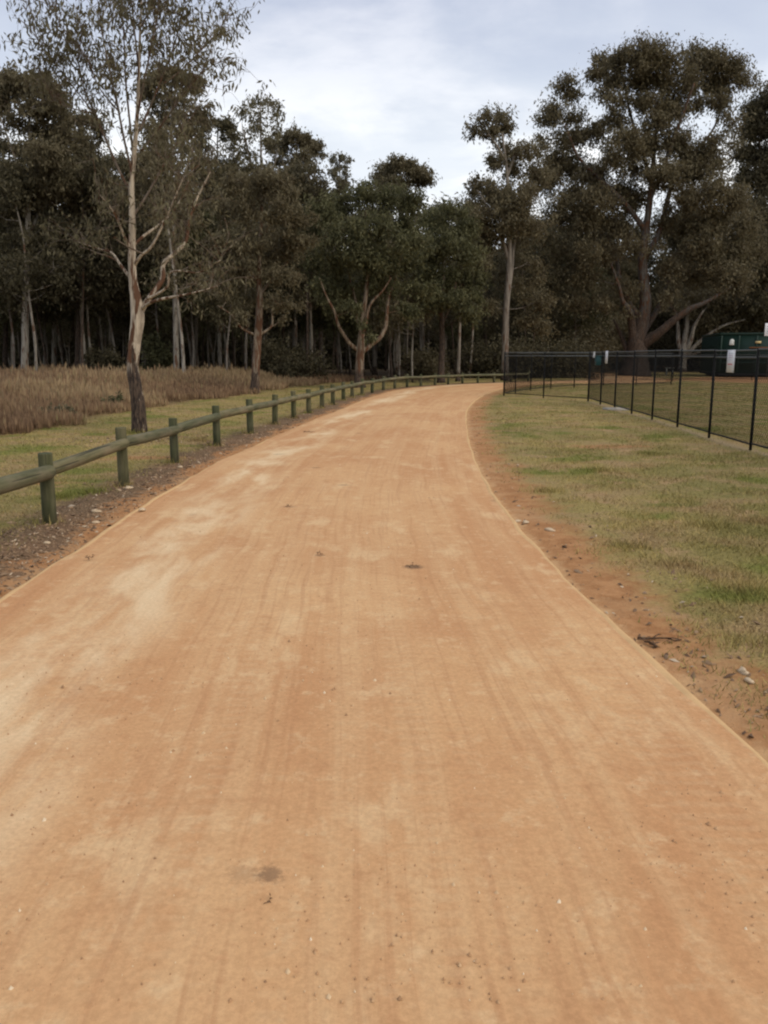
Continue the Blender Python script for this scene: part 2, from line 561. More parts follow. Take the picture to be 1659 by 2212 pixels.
M = {}
M['ground'] = mat_ground()
M['path'] = mat_path()
M['edge'] = simple('path_edge', (0.55, 0.35, 0.17), 0.22, 9, 0.9, 0.1, 0.5)
M['timber'] = mat_timber('treated_timber', (0.72, 0.76, 0.72))
M['timber_rail'] = mat_timber('weathered_skylit_timber', (1.12, 1.08, 1.12))  # weathered grey, with sky light on the rail tops put into the paler tone
M['bark_hero'] = bark_mat('bark_hero', (0.56, 0.465, 0.345), (0.27, 0.215, 0.160), (0.044, 0.026, 0.018), 1.40, 0.505)
M['bark_limb_shaded'] = bark_mat('bark_limb_shaded', (0.20, 0.155, 0.115), (0.125, 0.095, 0.070), (0.06, 0.040, 0.028), 0.1, 0.52)  # greyer brown; backlit shade of the upper limbs is put into this bark colour
M['bark_mid'] = bark_mat('bark_mid', (0.29, 0.225, 0.155), (0.135, 0.102, 0.074), (0.060, 0.034, 0.022), 0.80, 0.48)
M['bark_grey'] = bark_mat('bark_grey', (0.26, 0.222, 0.182), (0.14, 0.118, 0.095), (0.085, 0.060, 0.044), 0.6, 0.56)
M['bark_pale'] = bark_mat('bark_pale', (0.34, 0.30, 0.245), (0.17, 0.145, 0.115), (0.09, 0.064, 0.046), 0.3, 0.54)
M['bark_dark'] = bark_mat('bark_dark', (0.135, 0.118, 0.100), (0.065, 0.054, 0.044), (0.034, 0.025, 0.019), 4.5, 0.49)
M['leaf_brown'] = leaf_mat('leaf_brown', [(0.0, (0.078, 0.058, 0.031)), (0.5, (0.142, 0.116, 0.063)), (1.0, (0.225, 0.19, 0.112))], 0.42)
M['leaf_olive'] = leaf_mat('leaf_olive', [(0.0, (0.075, 0.062, 0.032)), (0.5, (0.135, 0.114, 0.06)), (1.0, (0.2, 0.175, 0.1))], 0.42)
M['leaf_green'] = leaf_mat('leaf_green', [(0.0, (0.054, 0.052, 0.025)), (0.5, (0.105, 0.102, 0.046)), (1.0, (0.185, 0.175, 0.085))], 0.42)
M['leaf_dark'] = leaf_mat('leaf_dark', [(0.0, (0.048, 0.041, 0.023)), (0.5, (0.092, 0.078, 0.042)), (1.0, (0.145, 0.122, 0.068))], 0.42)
M['dry_grass'] = leaf_mat('dry_grass', [(0.0, (0.165, 0.098, 0.058)), (0.45, (0.285, 0.180, 0.100)), (0.8, (0.40, 0.285, 0.155)), (0.9, (0.34, 0.25, 0.13)), (1.0, (0.14, 0.145, 0.05))], 0.35)
M['black_steel'] = simple('black_steel', (0.010, 0.010, 0.010), 0.2, 12, 0.6, 0.15, 0.05)
M['wire'] = simple('black_coated_wire', (0.008, 0.008, 0.008), 0.2, 12, 0.8, 0.05, 0.0)
M['rail_grey'] = simple('weathered_rail', (0.085, 0.09, 0.088), 0.25, 10, 0.55, 0.35, 0.05)
M['container'] = simple('dark_green_paint', (0.0045, 0.022, 0.013), 0.35, 3, 0.55, 0.35, 0.12)
M['container_dark'] = simple('dark_underside', (0.016, 0.015, 0.013), 0.3, 4, 0.8, 0.2, 0.1)
M['rust'] = simple('rust_streaks', (0.17, 0.075, 0.035), 0.4, 6, 0.9, 0.1, 0.2)
M['white'] = simple('white_paint', (0.70, 0.70, 0.71), 0.06, 10, 0.55, 0.3, 0.02)
M['offwhite'] = simple('weathered_white', (0.52, 0.53, 0.49), 0.2, 20, 0.7, 0.2, 0.05)
M['red'] = simple('red_print', (0.55, 0.06, 0.09), 0.1, 30, 0.6, 0.2, 0.0)
M['pink'] = simple('faded_red_print', (0.50, 0.36, 0.38), 0.15, 30, 0.6, 0.2, 0.0)
M['grey_print'] = simple('grey_print', (0.36, 0.36, 0.38), 0.1, 30, 0.6, 0.2, 0.0)
M['yellow'] = simple('yellow_sticker', (0.55, 0.42, 0.20), 0.1, 20, 0.6, 0.2, 0.0)
M['teal'] = simple('teal_plastic', (0.012, 0.050, 0.052), 0.2, 10, 0.5, 0.3, 0.02)
M['maroon'] = simple('maroon_plastic', (0.075, 0.018, 0.020), 0.2, 10, 0.5, 0.3, 0.02)
M['concrete'] = simple('concrete', (0.34, 0.31, 0.27), 0.18, 14, 0.9, 0.1, 0.2)
M['stone'] = simple('pale_stone', (0.50, 0.38, 0.25), 0.25, 30, 0.9, 0.1, 0.4)
M['twig'] = simple('dead_twig', (0.085, 0.052, 0.032), 0.3, 40, 0.9, 0.1, 0.3)
M['dead_leaf'] = simple('dead_leaf', (0.12, 0.068, 0.036), 0.4, 30, 0.8, 0.2, 0.2)
M['blade'], _nt = material('grass_blade')
_g = N(_nt, 'ShaderNodeNewGeometry')
_c = grass_colour(_nt, _g.outputs['Position'])
_a = N(_nt, 'ShaderNodeAttribute')
_a.attribute_name = 'tint'
_c = mixc(_nt, 1.0, _c, ramp(_nt, _a.outputs['Fac'], [(0, (0.78, 0.80, 0.76)), (0.7, (1.2, 1.2, 1.15)), (1, (1.7, 1.6, 1.5))]), 'MULTIPLY')
finish(_nt, _c, 0.8, 0.15)

# ------------------------------------------------------------------ path, ground
left_px = [(0, 1306), (127, 1223), (217, 1156), (306, 1100), (383, 1053), (467, 1001), (547, 967), (610, 938), (671, 911), (732, 888),
           (769, 872), (806, 858), (855, 844), (916, 836), (1016, 829.5), (1084, 827.5), (1169, 824.3)]
right_px = [(1659, 1656), (1500, 1521), (1404, 1439), (1287, 1331), (1218, 1257), (1160, 1192), (1090, 1114), (1040, 1029), (1016, 980), (1007, 925), (1006, 893),
            (1017, 873), (1039, 857), (1061, 847), (1084, 840), (1128, 832.5), (1185, 828.4)]
lp = np.array([G(*p)[:2] for p in left_px])
rp = np.array([G(*p)[:2] for p in right_px])
lp = np.vstack([[[-2.36, -6.0], [-2.38, 0.0]], lp, [[12.6, 50.4], [14.2, 55], [14.8, 62], [14.9, 80]]])
rp = np.vstack([[[1.62, -6.0], [1.56, 0.0]], rp, [[13.9, 46.4], [17.0, 50.5], [18.3, 58], [18.6, 80]]])


def soften(p, k=2):
    for _ in range(k):
        q = p.copy()
        q[1:-1] = 0.25 * p[:-2] + 0.5 * p[1:-1] + 0.25 * p[2:]
        p = q
    return p


LE = soften(spline(lp, 260), 14)
RE = soften(spline(rp, 260), 14)


def pair_edges():
    """stations along the path: right-edge points matched to the nearest left-edge points, kept in order"""
    mid = resample(0.5 * (LE + RE), 320)
    T = np.gradient(mid, axis=0)
    T /= np.linalg.norm(T, axis=1)[:, None]
    Nn = np.stack([-T[:, 1], T[:, 0]], 1)

    def hit(i, E):
        c, n = mid[i], Nn[i]
        best, bd = None, 1e9
        for a, b in zip(E[:-1], E[1:]):
            d = b - a
            det = n[0] * -d[1] + n[1] * d[0]
            if abs(det) < 1e-9:
                continue
            r = a - c
            t = (r[0] * -d[1] + r[1] * d[0]) / det
            s = (n[0] * r[1] - n[1] * r[0]) / det
            if -0.01 <= s <= 1.01 and abs(t) < bd:
                bd, best = abs(t), c + n * t
        return best
    Ls, Rs = [], []
    for i in range(len(mid)):
        a, b = hit(i, LE), hit(i, RE)
        if a is not None and b is not None and np.linalg.norm(a - b) < 9:
            Ls.append(a)
            Rs.append(b)
    return np.array(Ls), np.array(Rs)


PL, PR = pair_edges()
_k = np.arange(len(PL))
_t = PR - PL
_t /= np.linalg.norm(_t, axis=1)[:, None]
PL0, PR0 = PL.copy(), PR.copy()
PL = PL + _t * (0.035 * (vnoise(_k, _k * 0, 1.7, 51) - 0.5) + 0.03 * (vnoise(_k, _k * 0, 0.4, 52) - 0.5))[:, None]
PR = PR + _t * (0.03 * (vnoise(_k, _k * 0, 1.7, 53) - 0.5) + 0.025 * (vnoise(_k, _k * 0, 0.4, 54) - 0.5))[:, None]
nA, nB = len(PL), 33
tt = np.linspace(0, 1, nB)
XY = PL[:, None, :] * (1 - tt)[None, :, None] + PR[:, None, :] * tt[None, :, None]
run = np.concatenate([[0], np.cumsum(np.linalg.norm(np.diff(0.5 * (PL + PR), axis=0), axis=1))])
width = np.convolve(np.pad(np.linalg.norm(PL0 - PR0, axis=1), 30, 'edge'), np.ones(61) / 61, 'valid')
zz = 0.012 + 0.035 * (1 - (2 * tt - 1) ** 2)[None, :] + 0.010 * (vnoise(XY[..., 0], XY[..., 1], 1.4, 3) - 0.5) + 0.006 * (vnoise(XY[..., 0] * 3, XY[..., 1], 1.1, 5) - 0.5)
mb = MB()
ii, jj = np.meshgrid(np.arange(nA - 1), np.arange(nB - 1), indexing='ij')
Fq = np.stack([ii * nB + jj, ii * nB + jj + 1, (ii + 1) * nB + jj + 1, (ii + 1) * nB + jj], -1).reshape(-1, 4)
mb.add(np.concatenate([XY, zz[..., None]], -1).reshape(-1, 3), Fq)
path = mb.build('gravel_path', M['path'], smooth_=True)
uvl = path.data.uv_layers.new(name='UVMap')
UVv = np.stack([(tt[None, :] - 0.5) * width[:, None] + 1.95, np.repeat(run[:, None], nB, 1)], -1).reshape(-1, 2)
li = np.zeros(len(path.data.loops), np.int32)
path.data.loops.foreach_get('vertex_index', li)
uvl.data.foreach_set('uv', UVv[li].ravel().astype(np.float32))
tag(path, kind='structure')


def edging(E, sgn):
    """worn low edge board with dust on it, along one side"""
    p = resample(E[(E[:, 1] > -5)], 420)
    T = np.gradient(p, axis=0)
    T /= np.linalg.norm(T, axis=1)[:, None]
    n = np.stack([-T[:, 1], T[:, 0]], 1) * sgn
    k = np.arange(len(p))
    w = 0.014 + 0.020 * vnoise(k, k * 0, 0.35, 2)
    h = 0.022 * np.clip(vnoise(k, k * 0, 0.16, 4) - 0.12, 0, 1) * (0.6 + 0.4 * vnoise(k, k * 0, 0.9, 6)) + 0.004
    prof = [(-0.035, -0.02, 0), (-0.012, 0.72, 1), (0.3, 1.0, 1), (0.85, 0.85, 1), (1.25, -0.9, 0)]
    V = np.zeros((len(p), len(prof), 3))
    for q, (a, z, _) in enumerate(prof):
        off = (a * w) if a > 0 else np.full(len(p), a)
        V[:, q, :2] = p + n * off[:, None]
        V[:, q, 2] = 0.004 + h * z
    a, b = np.meshgrid(np.arange(len(p) - 1), np.arange(len(prof) - 1), indexing='ij')
    m = len(prof)
    F = np.stack([a * m + b, a * m + b + 1, (a + 1) * m + b + 1, (a + 1) * m + b], -1).reshape(-1, 4)
    q = MB()
    q.add(V.reshape(-1, 3), F)
    return tag(q.build('path_edging', M['edge'], smooth_=True), kind='structure')


edging(PL, 1)
edging(PR, -1)

# wire fence line on the right, tall grass edge on the left
fence_c = np.array([6.85, 27.9])
fence_n = np.array([5.98, 13.3])
fence_a = np.array([4.55, 31.6])
fdir = (fence_n - fence_c) / np.linalg.norm(fence_n - fence_c)
near_run = [fence_c + fdir * 2.07 * k for k in range(0, 12)]
fence_line = np.array([near_run[-1], fence_c, fence_a])
far_pts = [fence_a, [5.3, 33.6], [6.3, 35.8], [7.6, 38.0], [9.1, 39.9], [10.9, 41.5], [12.9, 42.7], [15.0, 43.6]]
field_px = [(-260, 1010), (0, 943), (83, 923), (160, 912), (283, 887), (400, 870), (500, 857), (548, 850), (612, 840), (710, 829), (800, 821), (950, 815), (1084, 812)]
field_edge = np.array([G(*p)[:2] for p in field_px])
field_edge = spline(field_edge, 60)


def field_value(X, Y):
    d, s = sd_poly(X, Y, field_edge)
    return np.where(s > 0, d, -d)


def on_path(X, Y):
    dl, sl = sd_poly(X, Y, PL)
    dr, sr = sd_poly(X, Y, PR)
    return np.where(sl > 0, dl, -dl), np.where(sr < 0, dr, -dr)      # outward distances


def axis(parts):
    out = [np.arange(a, b, s) for a, b, s in parts]
    return np.unique(np.concatenate(out + [np.array([parts[-1][1]])]))


gx = axis([(-2500, -160, 260), (-160, -40, 8), (-40, -9, 0.9), (-9, 9, 0.16), (9, 30, 0.6), (30, 160, 8), (160, 2500, 260)])
gy = axis([(-1500, -60, 180), (-60, -6, 4), (-6, 0, 0.5), (0, 22, 0.16), (22, 52, 0.35), (52, 90, 1.2), (90, 240, 10), (240, 4000, 300)])
GX, GY = np.meshgrid(gx, gy)
ol, orr = on_path(GX, GY)
outside = np.maximum(ol, orr)
gz = -0.012 * np.ones_like(GX)
gz += np.clip(outside, 0, 1.2) * 0.02 + 0.05 * (vnoise(GX, GY, 0.35, 1) - 0.5) * np.clip(outside / 1.5, 0, 1) + 0.02 * (vnoise(GX, GY, 2.1, 2) - 0.5) * np.clip(outside / 0.3, 0, 1)
gz = np.where(outside < 0.02, -0.03, np.maximum(gz, -0.02))
_r = np.clip((GY - 112) / 70, 0, 1)
gz += 9.0 * _r * _r * (3 - 2 * _r)
fv = field_value(GX, GY)
forest = np.clip((GY - 46 + 0.25 * np.abs(GX)) / 5, 0, 1) * (GX < 3) + np.clip((GY - 54) / 5, 0, 1) * (GX >= 3) * (GX < 14) + np.clip((GY - 72) / 6, 0, 1) * (GX >= 14)
mb = MB()
nx, ny = len(gx), len(gy)
a, b = np.meshgrid(np.arange(ny - 1), np.arange(nx - 1), indexing='ij')
Fq = np.stack([a * nx + b, a * nx + b + 1, (a + 1) * nx + b + 1, (a + 1) * nx + b], -1).reshape(-1, 4)
mb.add(np.stack([GX, GY, gz], -1).reshape(-1, 3), Fq)
ground = tag(mb.build('ground', M['ground'], smooth_=True), kind='structure')
fd, _s = sd_poly(GX, GY, fence_line)
patch = np.exp(-(((GX - 26) / 7.5) ** 2 + ((GY - 51.5) / 6.5) ** 2)) * 1.7
for (px, py, rx, ry, k) in ((1320, 965, 0.95, 0.42, 0.95), (1240, 1140, 0.3, 0.12, 0.5), (1230, 915, 0.5, 0.35, 0.6), (310, 990, 1.0, 0.35, 0.8), (70, 1045, 0.7, 0.25, 0.8)):
    c = G(px, py)
    patch += k * np.exp(-(((GX - c[0]) / rx) ** 2 + ((GY - c[1]) / ry) ** 2))
for nme, val in (('right_of_path', np.where(orr > -0.5, orr, 30)), ('left_of_path', np.where(ol > -0.5, ol, 30)), ('field', np.clip(fv / 0.6 + 0.3, 0, 1)),
                 ('forest', forest), ('fence_line', fd), ('patch', patch)):
    at = ground.data.attributes.new(nme, 'FLOAT', 'POINT')
    at.data.foreach_set('value', np.asarray(val, np.float32).ravel())


def ground_zs(x, y):
    """height of the ground sheet under many points"""
    x, y = np.asarray(x, float), np.asarray(y, float)
    i = np.clip(np.searchsorted(gy, y), 1, ny - 1)
    j = np.clip(np.searchsorted(gx, x), 1, nx - 1)
    fy = (y - gy[i - 1]) / (gy[i] - gy[i - 1])
    fx = (x - gx[j - 1]) / (gx[j] - gx[j - 1])
    return (gz[i - 1, j - 1] * (1 - fx) + gz[i - 1, j] * fx) * (1 - fy) + (gz[i, j - 1] * (1 - fx) + gz[i, j] * fx) * fy


def ground_z(x, y):
    return float(ground_zs(x, y))


# ------------------------------------------------------------------ tree building
def unit(v):
    return v / (np.linalg.norm(v, axis=-1, keepdims=True) + 1e-9)


def add_leaves(mb, C, rng, size, wid, droop=0.8, tint0=0.5, spread=0.22):
    n = len(C)
    d = rng.normal(size=(n, 3))
    d[:, 2] -= droop * 1.6
    d = unit(d)
    s = unit(np.cross(d, rng.normal(size=(n, 3))))
    Ls = size * rng.uniform(0.6, 1.25, n)[:, None]
    Ws = wid * rng.uniform(0.6, 1.25, n)[:, None]
    V = np.stack([C, C + d * Ls * 0.45 + s * Ws, C + d * Ls, C + d * Ls * 0.45 - s * Ws], 1).reshape(-1, 3)
    F = np.arange(4 * n).reshape(n, 4)
    t = np.clip(tint0 + rng.normal(size=n) * spread, 0, 1)
    mb.add(V, F, np.repeat(t, 4))


def bez(a, b, c, n):
    t = np.linspace(0, 1, n)[:, None]
    return (1 - t) ** 2 * a + 2 * t * (1 - t) * b + t ** 2 * c


class Tree:
    def __init__(self, name, label, cat, base, seed, bark, leaf, group=None):
        self.rng = np.random.default_rng(seed)
        self.root = empty(name, (base[0], base[1], ground_z(base[0], base[1]) - 0.02))
        tag(self.root, label, cat, group)
        self.o = np.array(self.root.location)
        self.bark, self.leaf, self.bark_twig = bark, leaf, None
        self.wood, self.fol = MB(), MB()
        self.nodes, self.nr = [], []

    def trunk(self, pts, rad, sides=12, n=None, flare=1.35, name='trunk', wob=0.03):
        """pts world; rad per pt"""
        q = np.column_stack([np.asarray(pts, float), rad])
        q = spline(q, n or max(10, 6 * len(pts)))
        p, r = q[:, :3] - self.o, q[:, 3].copy()
        if name == 'trunk':
            p[0, 2] = -0.06
            h = np.clip(p[:, 2] / (r[0] * 3.2 + 0.05), 0, 1)
            r *= 1 + (flare - 1) * (1 - h) ** 2
        m = MB()
        m.tube(p, np.maximum(r, 0.004), sides, wob=wob)
        m.build(name, self.bark, self.root, True)
        k = slice(int(len(p) * 0.3) if name == 'trunk' else 1, None)
        self.nodes += list(p[k])
        self.nr += list(r[k])
        return p, r

    def reach(self, c, thick=0.013, sides=5, lift=0.25):
        """a branch from the skeleton to the local point c"""
        Nn = np.array(self.nodes)
        d = np.linalg.norm(Nn - c, axis=1)
        up = Nn[:, 2] - c[2]
        hd = np.linalg.norm(Nn[:, :2] - c[:2], axis=1)
        cost = d + 2.0 * np.maximum(0, up + 0.35 * hd) 
        i = int(np.argmin(cost))
        a = Nn[i]
        ln = np.linalg.norm(c - a)
        if ln < 0.05:
            return
        r0 = min(self.nr[i] * 0.72, 0.012 + thick * ln)
        mid = a * 0.5 + c * 0.5 + np.array([0, 0, -lift * ln * 0.35]) + self.rng.normal(size=3) * ln * 0.07
        mid[:2] = mid[:2] * 0.6 + (a[:2] * 0.35 + c[:2] * 0.65) * 0.4
        n = max(5, int(ln * 3))
        p = bez(a, mid, c, n)
        p[1:-1] += self.rng.normal(size=(n - 2, 3)) * 0.02 * ln
        r = np.linspace(r0, max(0.006, r0 * 0.32), n)
        self.wood.tube(p, r, sides, cap=False)
        self.nodes += list(p[2:])
        self.nr += list(r[2:])

    def clump(self, c, R, nleaf, size, wid, tint=0.5, flat=0.75, sub=None, droop=0.8, twigs=True, tw=0.012):
        """leaf mass round the local point c made of smaller sprays on twigs"""
        rng = self.rng
        R = np.asarray([R, R, R * flat] if np.isscalar(R) else R, float)
        self.reach(np.asarray(c) - np.array([0, 0, R[2] * 0.35]), lift=0.2)
        k = sub or max(8, int(24 * R[0] ** 1.25))
        u = unit(rng.normal(size=(k, 3)))
        rad = rng.uniform(0.12, 1.55, k) ** 0.8
        sc = c + u * rad[:, None] * R
        e = c - np.array([0, 0, R[2] * 0.35])
        if twigs:
            for q in sc[::3]:
                mid = (e + q) / 2 + np.array([0, 0, -0.08 * R[2]]) + rng.normal(size=3) * 0.06 * R[0]
                self.wood.tube(bez(e, mid, q, 4), np.linspace(tw * (0.6 + R[0] * 0.5), tw * 0.35, 4), 3, cap=False)
        per = np.maximum(3, (nleaf / k * rng.gamma(2.2, 0.46, k) * np.clip(1.45 - 0.62 * rad, 0.35, 1.4)).astype(int))
        for q, ud, m in zip(sc, u, per):
            ax = unit(ud + rng.normal(size=3) * 0.7 + np.array([0, 0, -0.15]))
            sg = R[0] * rng.uniform(0.85, 1.25)
            C = q + ax * (rng.normal(size=m) * 0.36 * sg)[:, None] + rng.normal(size=(m, 3)) * np.array([0.19, 0.19, 0.16]) * sg
            C[:, 2] -= rng.exponential(0.10 * sg, m)
            hi = (q[2] - c[2]) / (R[2] + 1e-6)
            add_leaves(self.fol, C, rng, size, wid, droop, tint + 0.13 * rng.normal() + 0.05 * hi)

    def sprays(self, P_, n, ln, leaves, size, wid, tint=0.5, start=0.35, up=0.5, r0=0.007):
        """leafy twigs along a limb given as local points"""
        rng = self.rng
        T = unit(np.gradient(P_, axis=0))
        for k in range(n):
            i = int(rng.uniform(start, 1.0) ** 0.8 * (len(P_) - 1))
            d = unit(T[i] * 0.7 + rng.normal(size=3) * 0.65 + np.array([0, 0, up]))
            l_ = ln * rng.uniform(0.5, 1.2)
            e = P_[i] + d * l_
            mid = P_[i] + d * l_ * 0.5 + rng.normal(size=3) * l_ * 0.1 + np.array([0, 0, 0.10 * l_])
            e = e - np.array([0, 0, 0.22 * l_])
            b = bez(P_[i], mid, e, 6)
            self.wood.tube(b, np.linspace(r0, r0 * 0.35, 6), 3, cap=False)
            for q in range(int(rng.integers(2, 4))):
                d2 = unit(rng.normal(size=3) + d * 0.8 + np.array([0, 0, -0.25]))
                s0 = b[rng.integers(2, 6)]
                e2 = s0 + d2 * l_ * 0.42
                self.wood.tube(np.stack([s0, (s0 + e2) / 2 + [0, 0, 0.03], e2]), [r0 * 0.5, r0 * 0.4, r0 * 0.25], 3, cap=False)
                m = max(2, int(leaves / 3 * rng.uniform(0.3, 1.5)))
                t = rng.uniform(0.2, 1.1, m)[:, None]
                C = s0 + (e2 - s0) * t + rng.normal(size=(m, 3)) * 0.05 * (1 + l_)
                add_leaves(self.fol, C, rng, size, wid, 1.1, tint)

    def done(self):
        if self.wood.n:
            tag(self.wood.build('branches', self.bark_twig or self.bark, self.root, True), kind='stuff')
        if self.fol.n:
            self.fol.build('crown', self.leaf, self.root, False, 'tint')
        return self.root


def pxline(tr_Y, pts, dy=0.0):
    """outline traced as (x, y, half width) at distance tr_Y, drifting dy deeper"""
    n = len(pts)
    P3, R3 = [], []
    for i, (x, y, r) in enumerate(pts):
        Y = tr_Y + dy * i / max(1, n - 1)
        P3.append(P(x, y, Y))
        R3.append(r * Y / FOC)
    return np.array(P3), np.array(R3)


# ---- the tall sparse gum beside the log fence
Yh = G(300, 937)[1]
hb = G(300, 937)
T = Tree('gum_tree', 'tall sparse gum with dark rough butt and peeling cream trunk just behind the log fence', 'tree', hb, 11, M['bark_hero'], M['leaf_olive'])
pts, rad = pxline(Yh, [(301, 937, 15.5), (299, 880, 15), (292, 830, 13.5), (287, 795, 12.5), (291, 740, 12.5), (297, 695, 14), (295, 655, 12.5), (287, 605, 8.8), (285, 540, 7.8), (286, 470, 6.6),
                       (284, 400, 5.6), (291, 320, 4.7), (297, 240, 3.8), (300, 150, 2.9), (303, 60, 2.2), (309, -70, 1.2)])
T.trunk(pts, rad, 14, 70, 1.2)
hl = [
    ([(300, 682, 7), (315, 655, 6.5), (335, 628, 6.0), (352, 600, 5.6), (353, 570, 5.2), (380, 545, 4.4), (402, 520, 3.8), (408, 480, 3.2), (425, 430, 2.4), (455, 370, 1.4)], 0.6, 10),
    ([(306, 668, 4), (322, 655, 3.4), (345, 647, 3.2), (380, 640, 2.6), (420, 632, 1.8), (470, 618, 1.0)], -1.2, 6),
    ([(318, 645, 3.2), (340, 635, 3.0), (362, 618, 2.6), (366, 590, 2.2), (392, 585, 1.8), (430, 588, 1.4), (480, 560, 0.9)], -0.7, 6),
    ([(288, 606, 4), (272, 588, 3.4), (256, 566, 2.8), (240, 545, 2.2), (205, 535, 1.5), (160, 520, 0.8)], 0.8, 8),
    ([(288, 575, 4), (305, 552, 3.4), (325, 535, 3.0), (345, 500, 2.4), (372, 440, 1.8), (395, 385, 1.0)], -0.6, 10),
    ([(285, 545, 3.6), (268, 510, 3.0), (256, 480, 2.6), (240, 450, 2.0), (215, 420, 1.2)], -0.7, 8),
    ([(288, 530, 3.6), (310, 510, 3.0), (340, 488, 2.6), (372, 460, 2.0), (400, 410, 1.5), (420, 350, 0.9)], 1.0, 10),
    ([(286, 470, 3.6), (318, 420, 3.0), (352, 360, 2.4), (385, 300, 1.8), (410, 230, 1.1)], 0.4, 12),
    ([(285, 420, 3.6), (258, 370, 3.2), (228, 300, 2.8), (205, 245, 2.3), (185, 200, 2.0), (172, 150, 1.6), (160, 95, 1.0)], 0.3, 16),
    ([(210, 255, 2.0), (180, 215, 1.6), (140, 165, 1.2), (95, 110, 0.9), (70, 60, 0.6)], 0.4, 14),
    ([(287, 380, 3.4), (270, 310, 2.8), (256, 240, 2.4), (243, 180, 2.0), (228, 110, 1.5), (215, 30, 0.9)], -0.7, 16),
    ([(288, 340, 3.2), (281, 270, 2.6), (272, 180, 2.2), (268, 90, 1.6), (262, -10, 0.9)], 0.8, 15),
    ([(292, 300, 3.2), (318, 245, 2.6), (345, 180, 2.2), (372, 110, 1.7), (392, 40, 1.2), (405, -40, 0.8)], 0.5, 17),
    ([(345, 185, 2.0), (382, 160, 1.7), (425, 118, 1.3), (465, 75, 0.9), (495, 30, 0.6)], 0.5, 14),
    ([(297, 250, 3.0), (310, 180, 2.4), (325, 110, 1.9), (338, 40, 1.4), (350, -50, 0.9)], -0.8, 16),
    ([(302, 330, 2.6), (345, 275, 2.2), (395, 205, 1.7), (445, 150, 1.2), (500, 125, 0.7)], -0.9, 14),
    ([(300, 150, 2.6), (292, 80, 2.0), (284, 0, 1.4), (276, -70, 0.8)], 0.3, 14),
    ([(303, 60, 2.2), (330, 10, 1.6), (360, -60, 0.9)], 0.3, 10),
    ([(256, 240, 2.0), (215, 190, 1.5), (185, 120, 1.1), (130, 50, 0.7), (110, 0, 0.5)], -0.6, 14),
    ([(205, 245, 1.8), (160, 235, 1.4), (120, 215, 1.0), (80, 150, 0.6)], 0.2, 10),
]
for pl, dy, n in hl:
    pts, rad = pxline(Yh, pl, dy)
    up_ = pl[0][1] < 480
    T.bark = M['bark_limb_shaded'] if up_ else M['bark_hero']
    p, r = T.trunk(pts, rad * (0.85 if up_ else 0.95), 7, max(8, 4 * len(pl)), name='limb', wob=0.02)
    yy = np.mean([q[1] for q in pl[-3:]])
    T.sprays(p, int(n * 2.0), 0.74, 22 if yy < 280 else 15, 0.135, 0.0185, 0.5, 0.30)
T.bark_twig = M['bark_limb_shaded']
for (x, y, r, k) in ((120, 60, 46, .5), (170, 30, 46, .6), (240, 25, 48, .6), (320, 20, 48, .6), (400, 30, 46, .5), (455, 60, 40, .4), (210, 95, 44, .5), (150, 115, 44, .5), (110, 165, 34, .4), (165, 170, 30, .6), (215, 190, 26, .6),
                     (270, 100, 44, .5), (340, 95, 44, .5), (400, 110, 42, .4), (470, 110, 34, .5), (480, 160, 30, .35), (420, 180, 40, .35), (360, 200, 40, .4), (250, 260, 36, .5), (330, 300, 42, .4), (400, 280, 44, .35), (430, 340, 42, .4),
                     (200, 330, 36, .35), (240, 380, 34, .4), (380, 380, 40, .45), (440, 420, 40, .4), (220, 440, 38, .4), (190, 480, 40, .35), (350, 430, 36, .4), (400, 470, 38, .4), (460, 500, 40, .35), (430, 560, 34, .3), (170, 520, 36, .3), (245, 500, 30, .3)):
    R_ = r * Yh / FOC
    T.clump(P(x, y, Yh + T.rng.normal() * 0.8) - T.o, R_, int((1300 if y < 300 else 800) * k * R_ * R_), 0.138, 0.0195, 0.5, 0.95, sub=int(4 + 12 * R_), droop=1.2, tw=0.006)
T.done()


# ---- general crown trees traced from the photo: trunk line, limbs and leaf masses
def traced(name, label, cat, Y, trunk, limbs, clumps, seed, bark, leaf, size, wid, dens, group=None, flare=1.35, flat=0.75, droop=0.8):
    x0, y0, _ = trunk[0]
    b = P(x0, y0, Y)
    b[2] = 0
    T = Tree(name, label, cat, b, seed, M[bark], M[leaf], group)
    pts, rad = pxline(Y, trunk)
    pts[0, 2] = T.o[2]
    T.trunk(pts, rad, 10, None, flare)
    for pl, dy in limbs:
        pts, rad = pxline(Y, pl, dy)
        T.trunk(pts, rad, 7, None, name='limb')
    cl = []
    for c in clumps:
        x, y, r = c[:3]
        dy = c[3] if len(c) > 3 and c[3] is not None else T.rng.normal() * 0.45 * r * Y / FOC + T.rng.uniform(-1, 1) * 0.03 * Y
        k = c[4] if len(c) > 4 else 1.0
        c3, R3 = P(x, y, Y + dy) - T.o, r * Y / FOC
        for q in range(3):
            d3 = unit(T.rng.normal(size=3)) * R3 * T.rng.uniform(0.25, 0.75) * np.array([1, 1, 0.75]) * (q > 0)
            cl.append((c3 + d3, R3 * T.rng.uniform(0.60, 0.92), k * T.rng.uniform(0.35, 1.25)))
    top = np.array(T.nodes).mean(0)
    cl.sort(key=lambda q: np.linalg.norm(q[0] - top))
    for c, R, k in cl:
        nl = int(dens * k * (R / 1.0) ** 2)
        T.clump(c, R, nl, size, wid, 0.5 + 0.05 * T.rng.normal(), flat, droop=droop, tw=0.011 + 0.004 * R)
    return T.done()


def dome(cx, cy, rx, ry, n, r, rng, lo=-1.0):
    """points spread through an upright oval of the photo"""
    out = []
    while len(out) < n:
        a, b = rng.uniform(-1, 1), rng.uniform(lo, 1)
        if a * a + b * b < 1:
            out.append((cx + a * rx, cy - b * ry, r * rng.uniform(0.75, 1.25)))
    return out


R2 = np.random.default_rng(21)
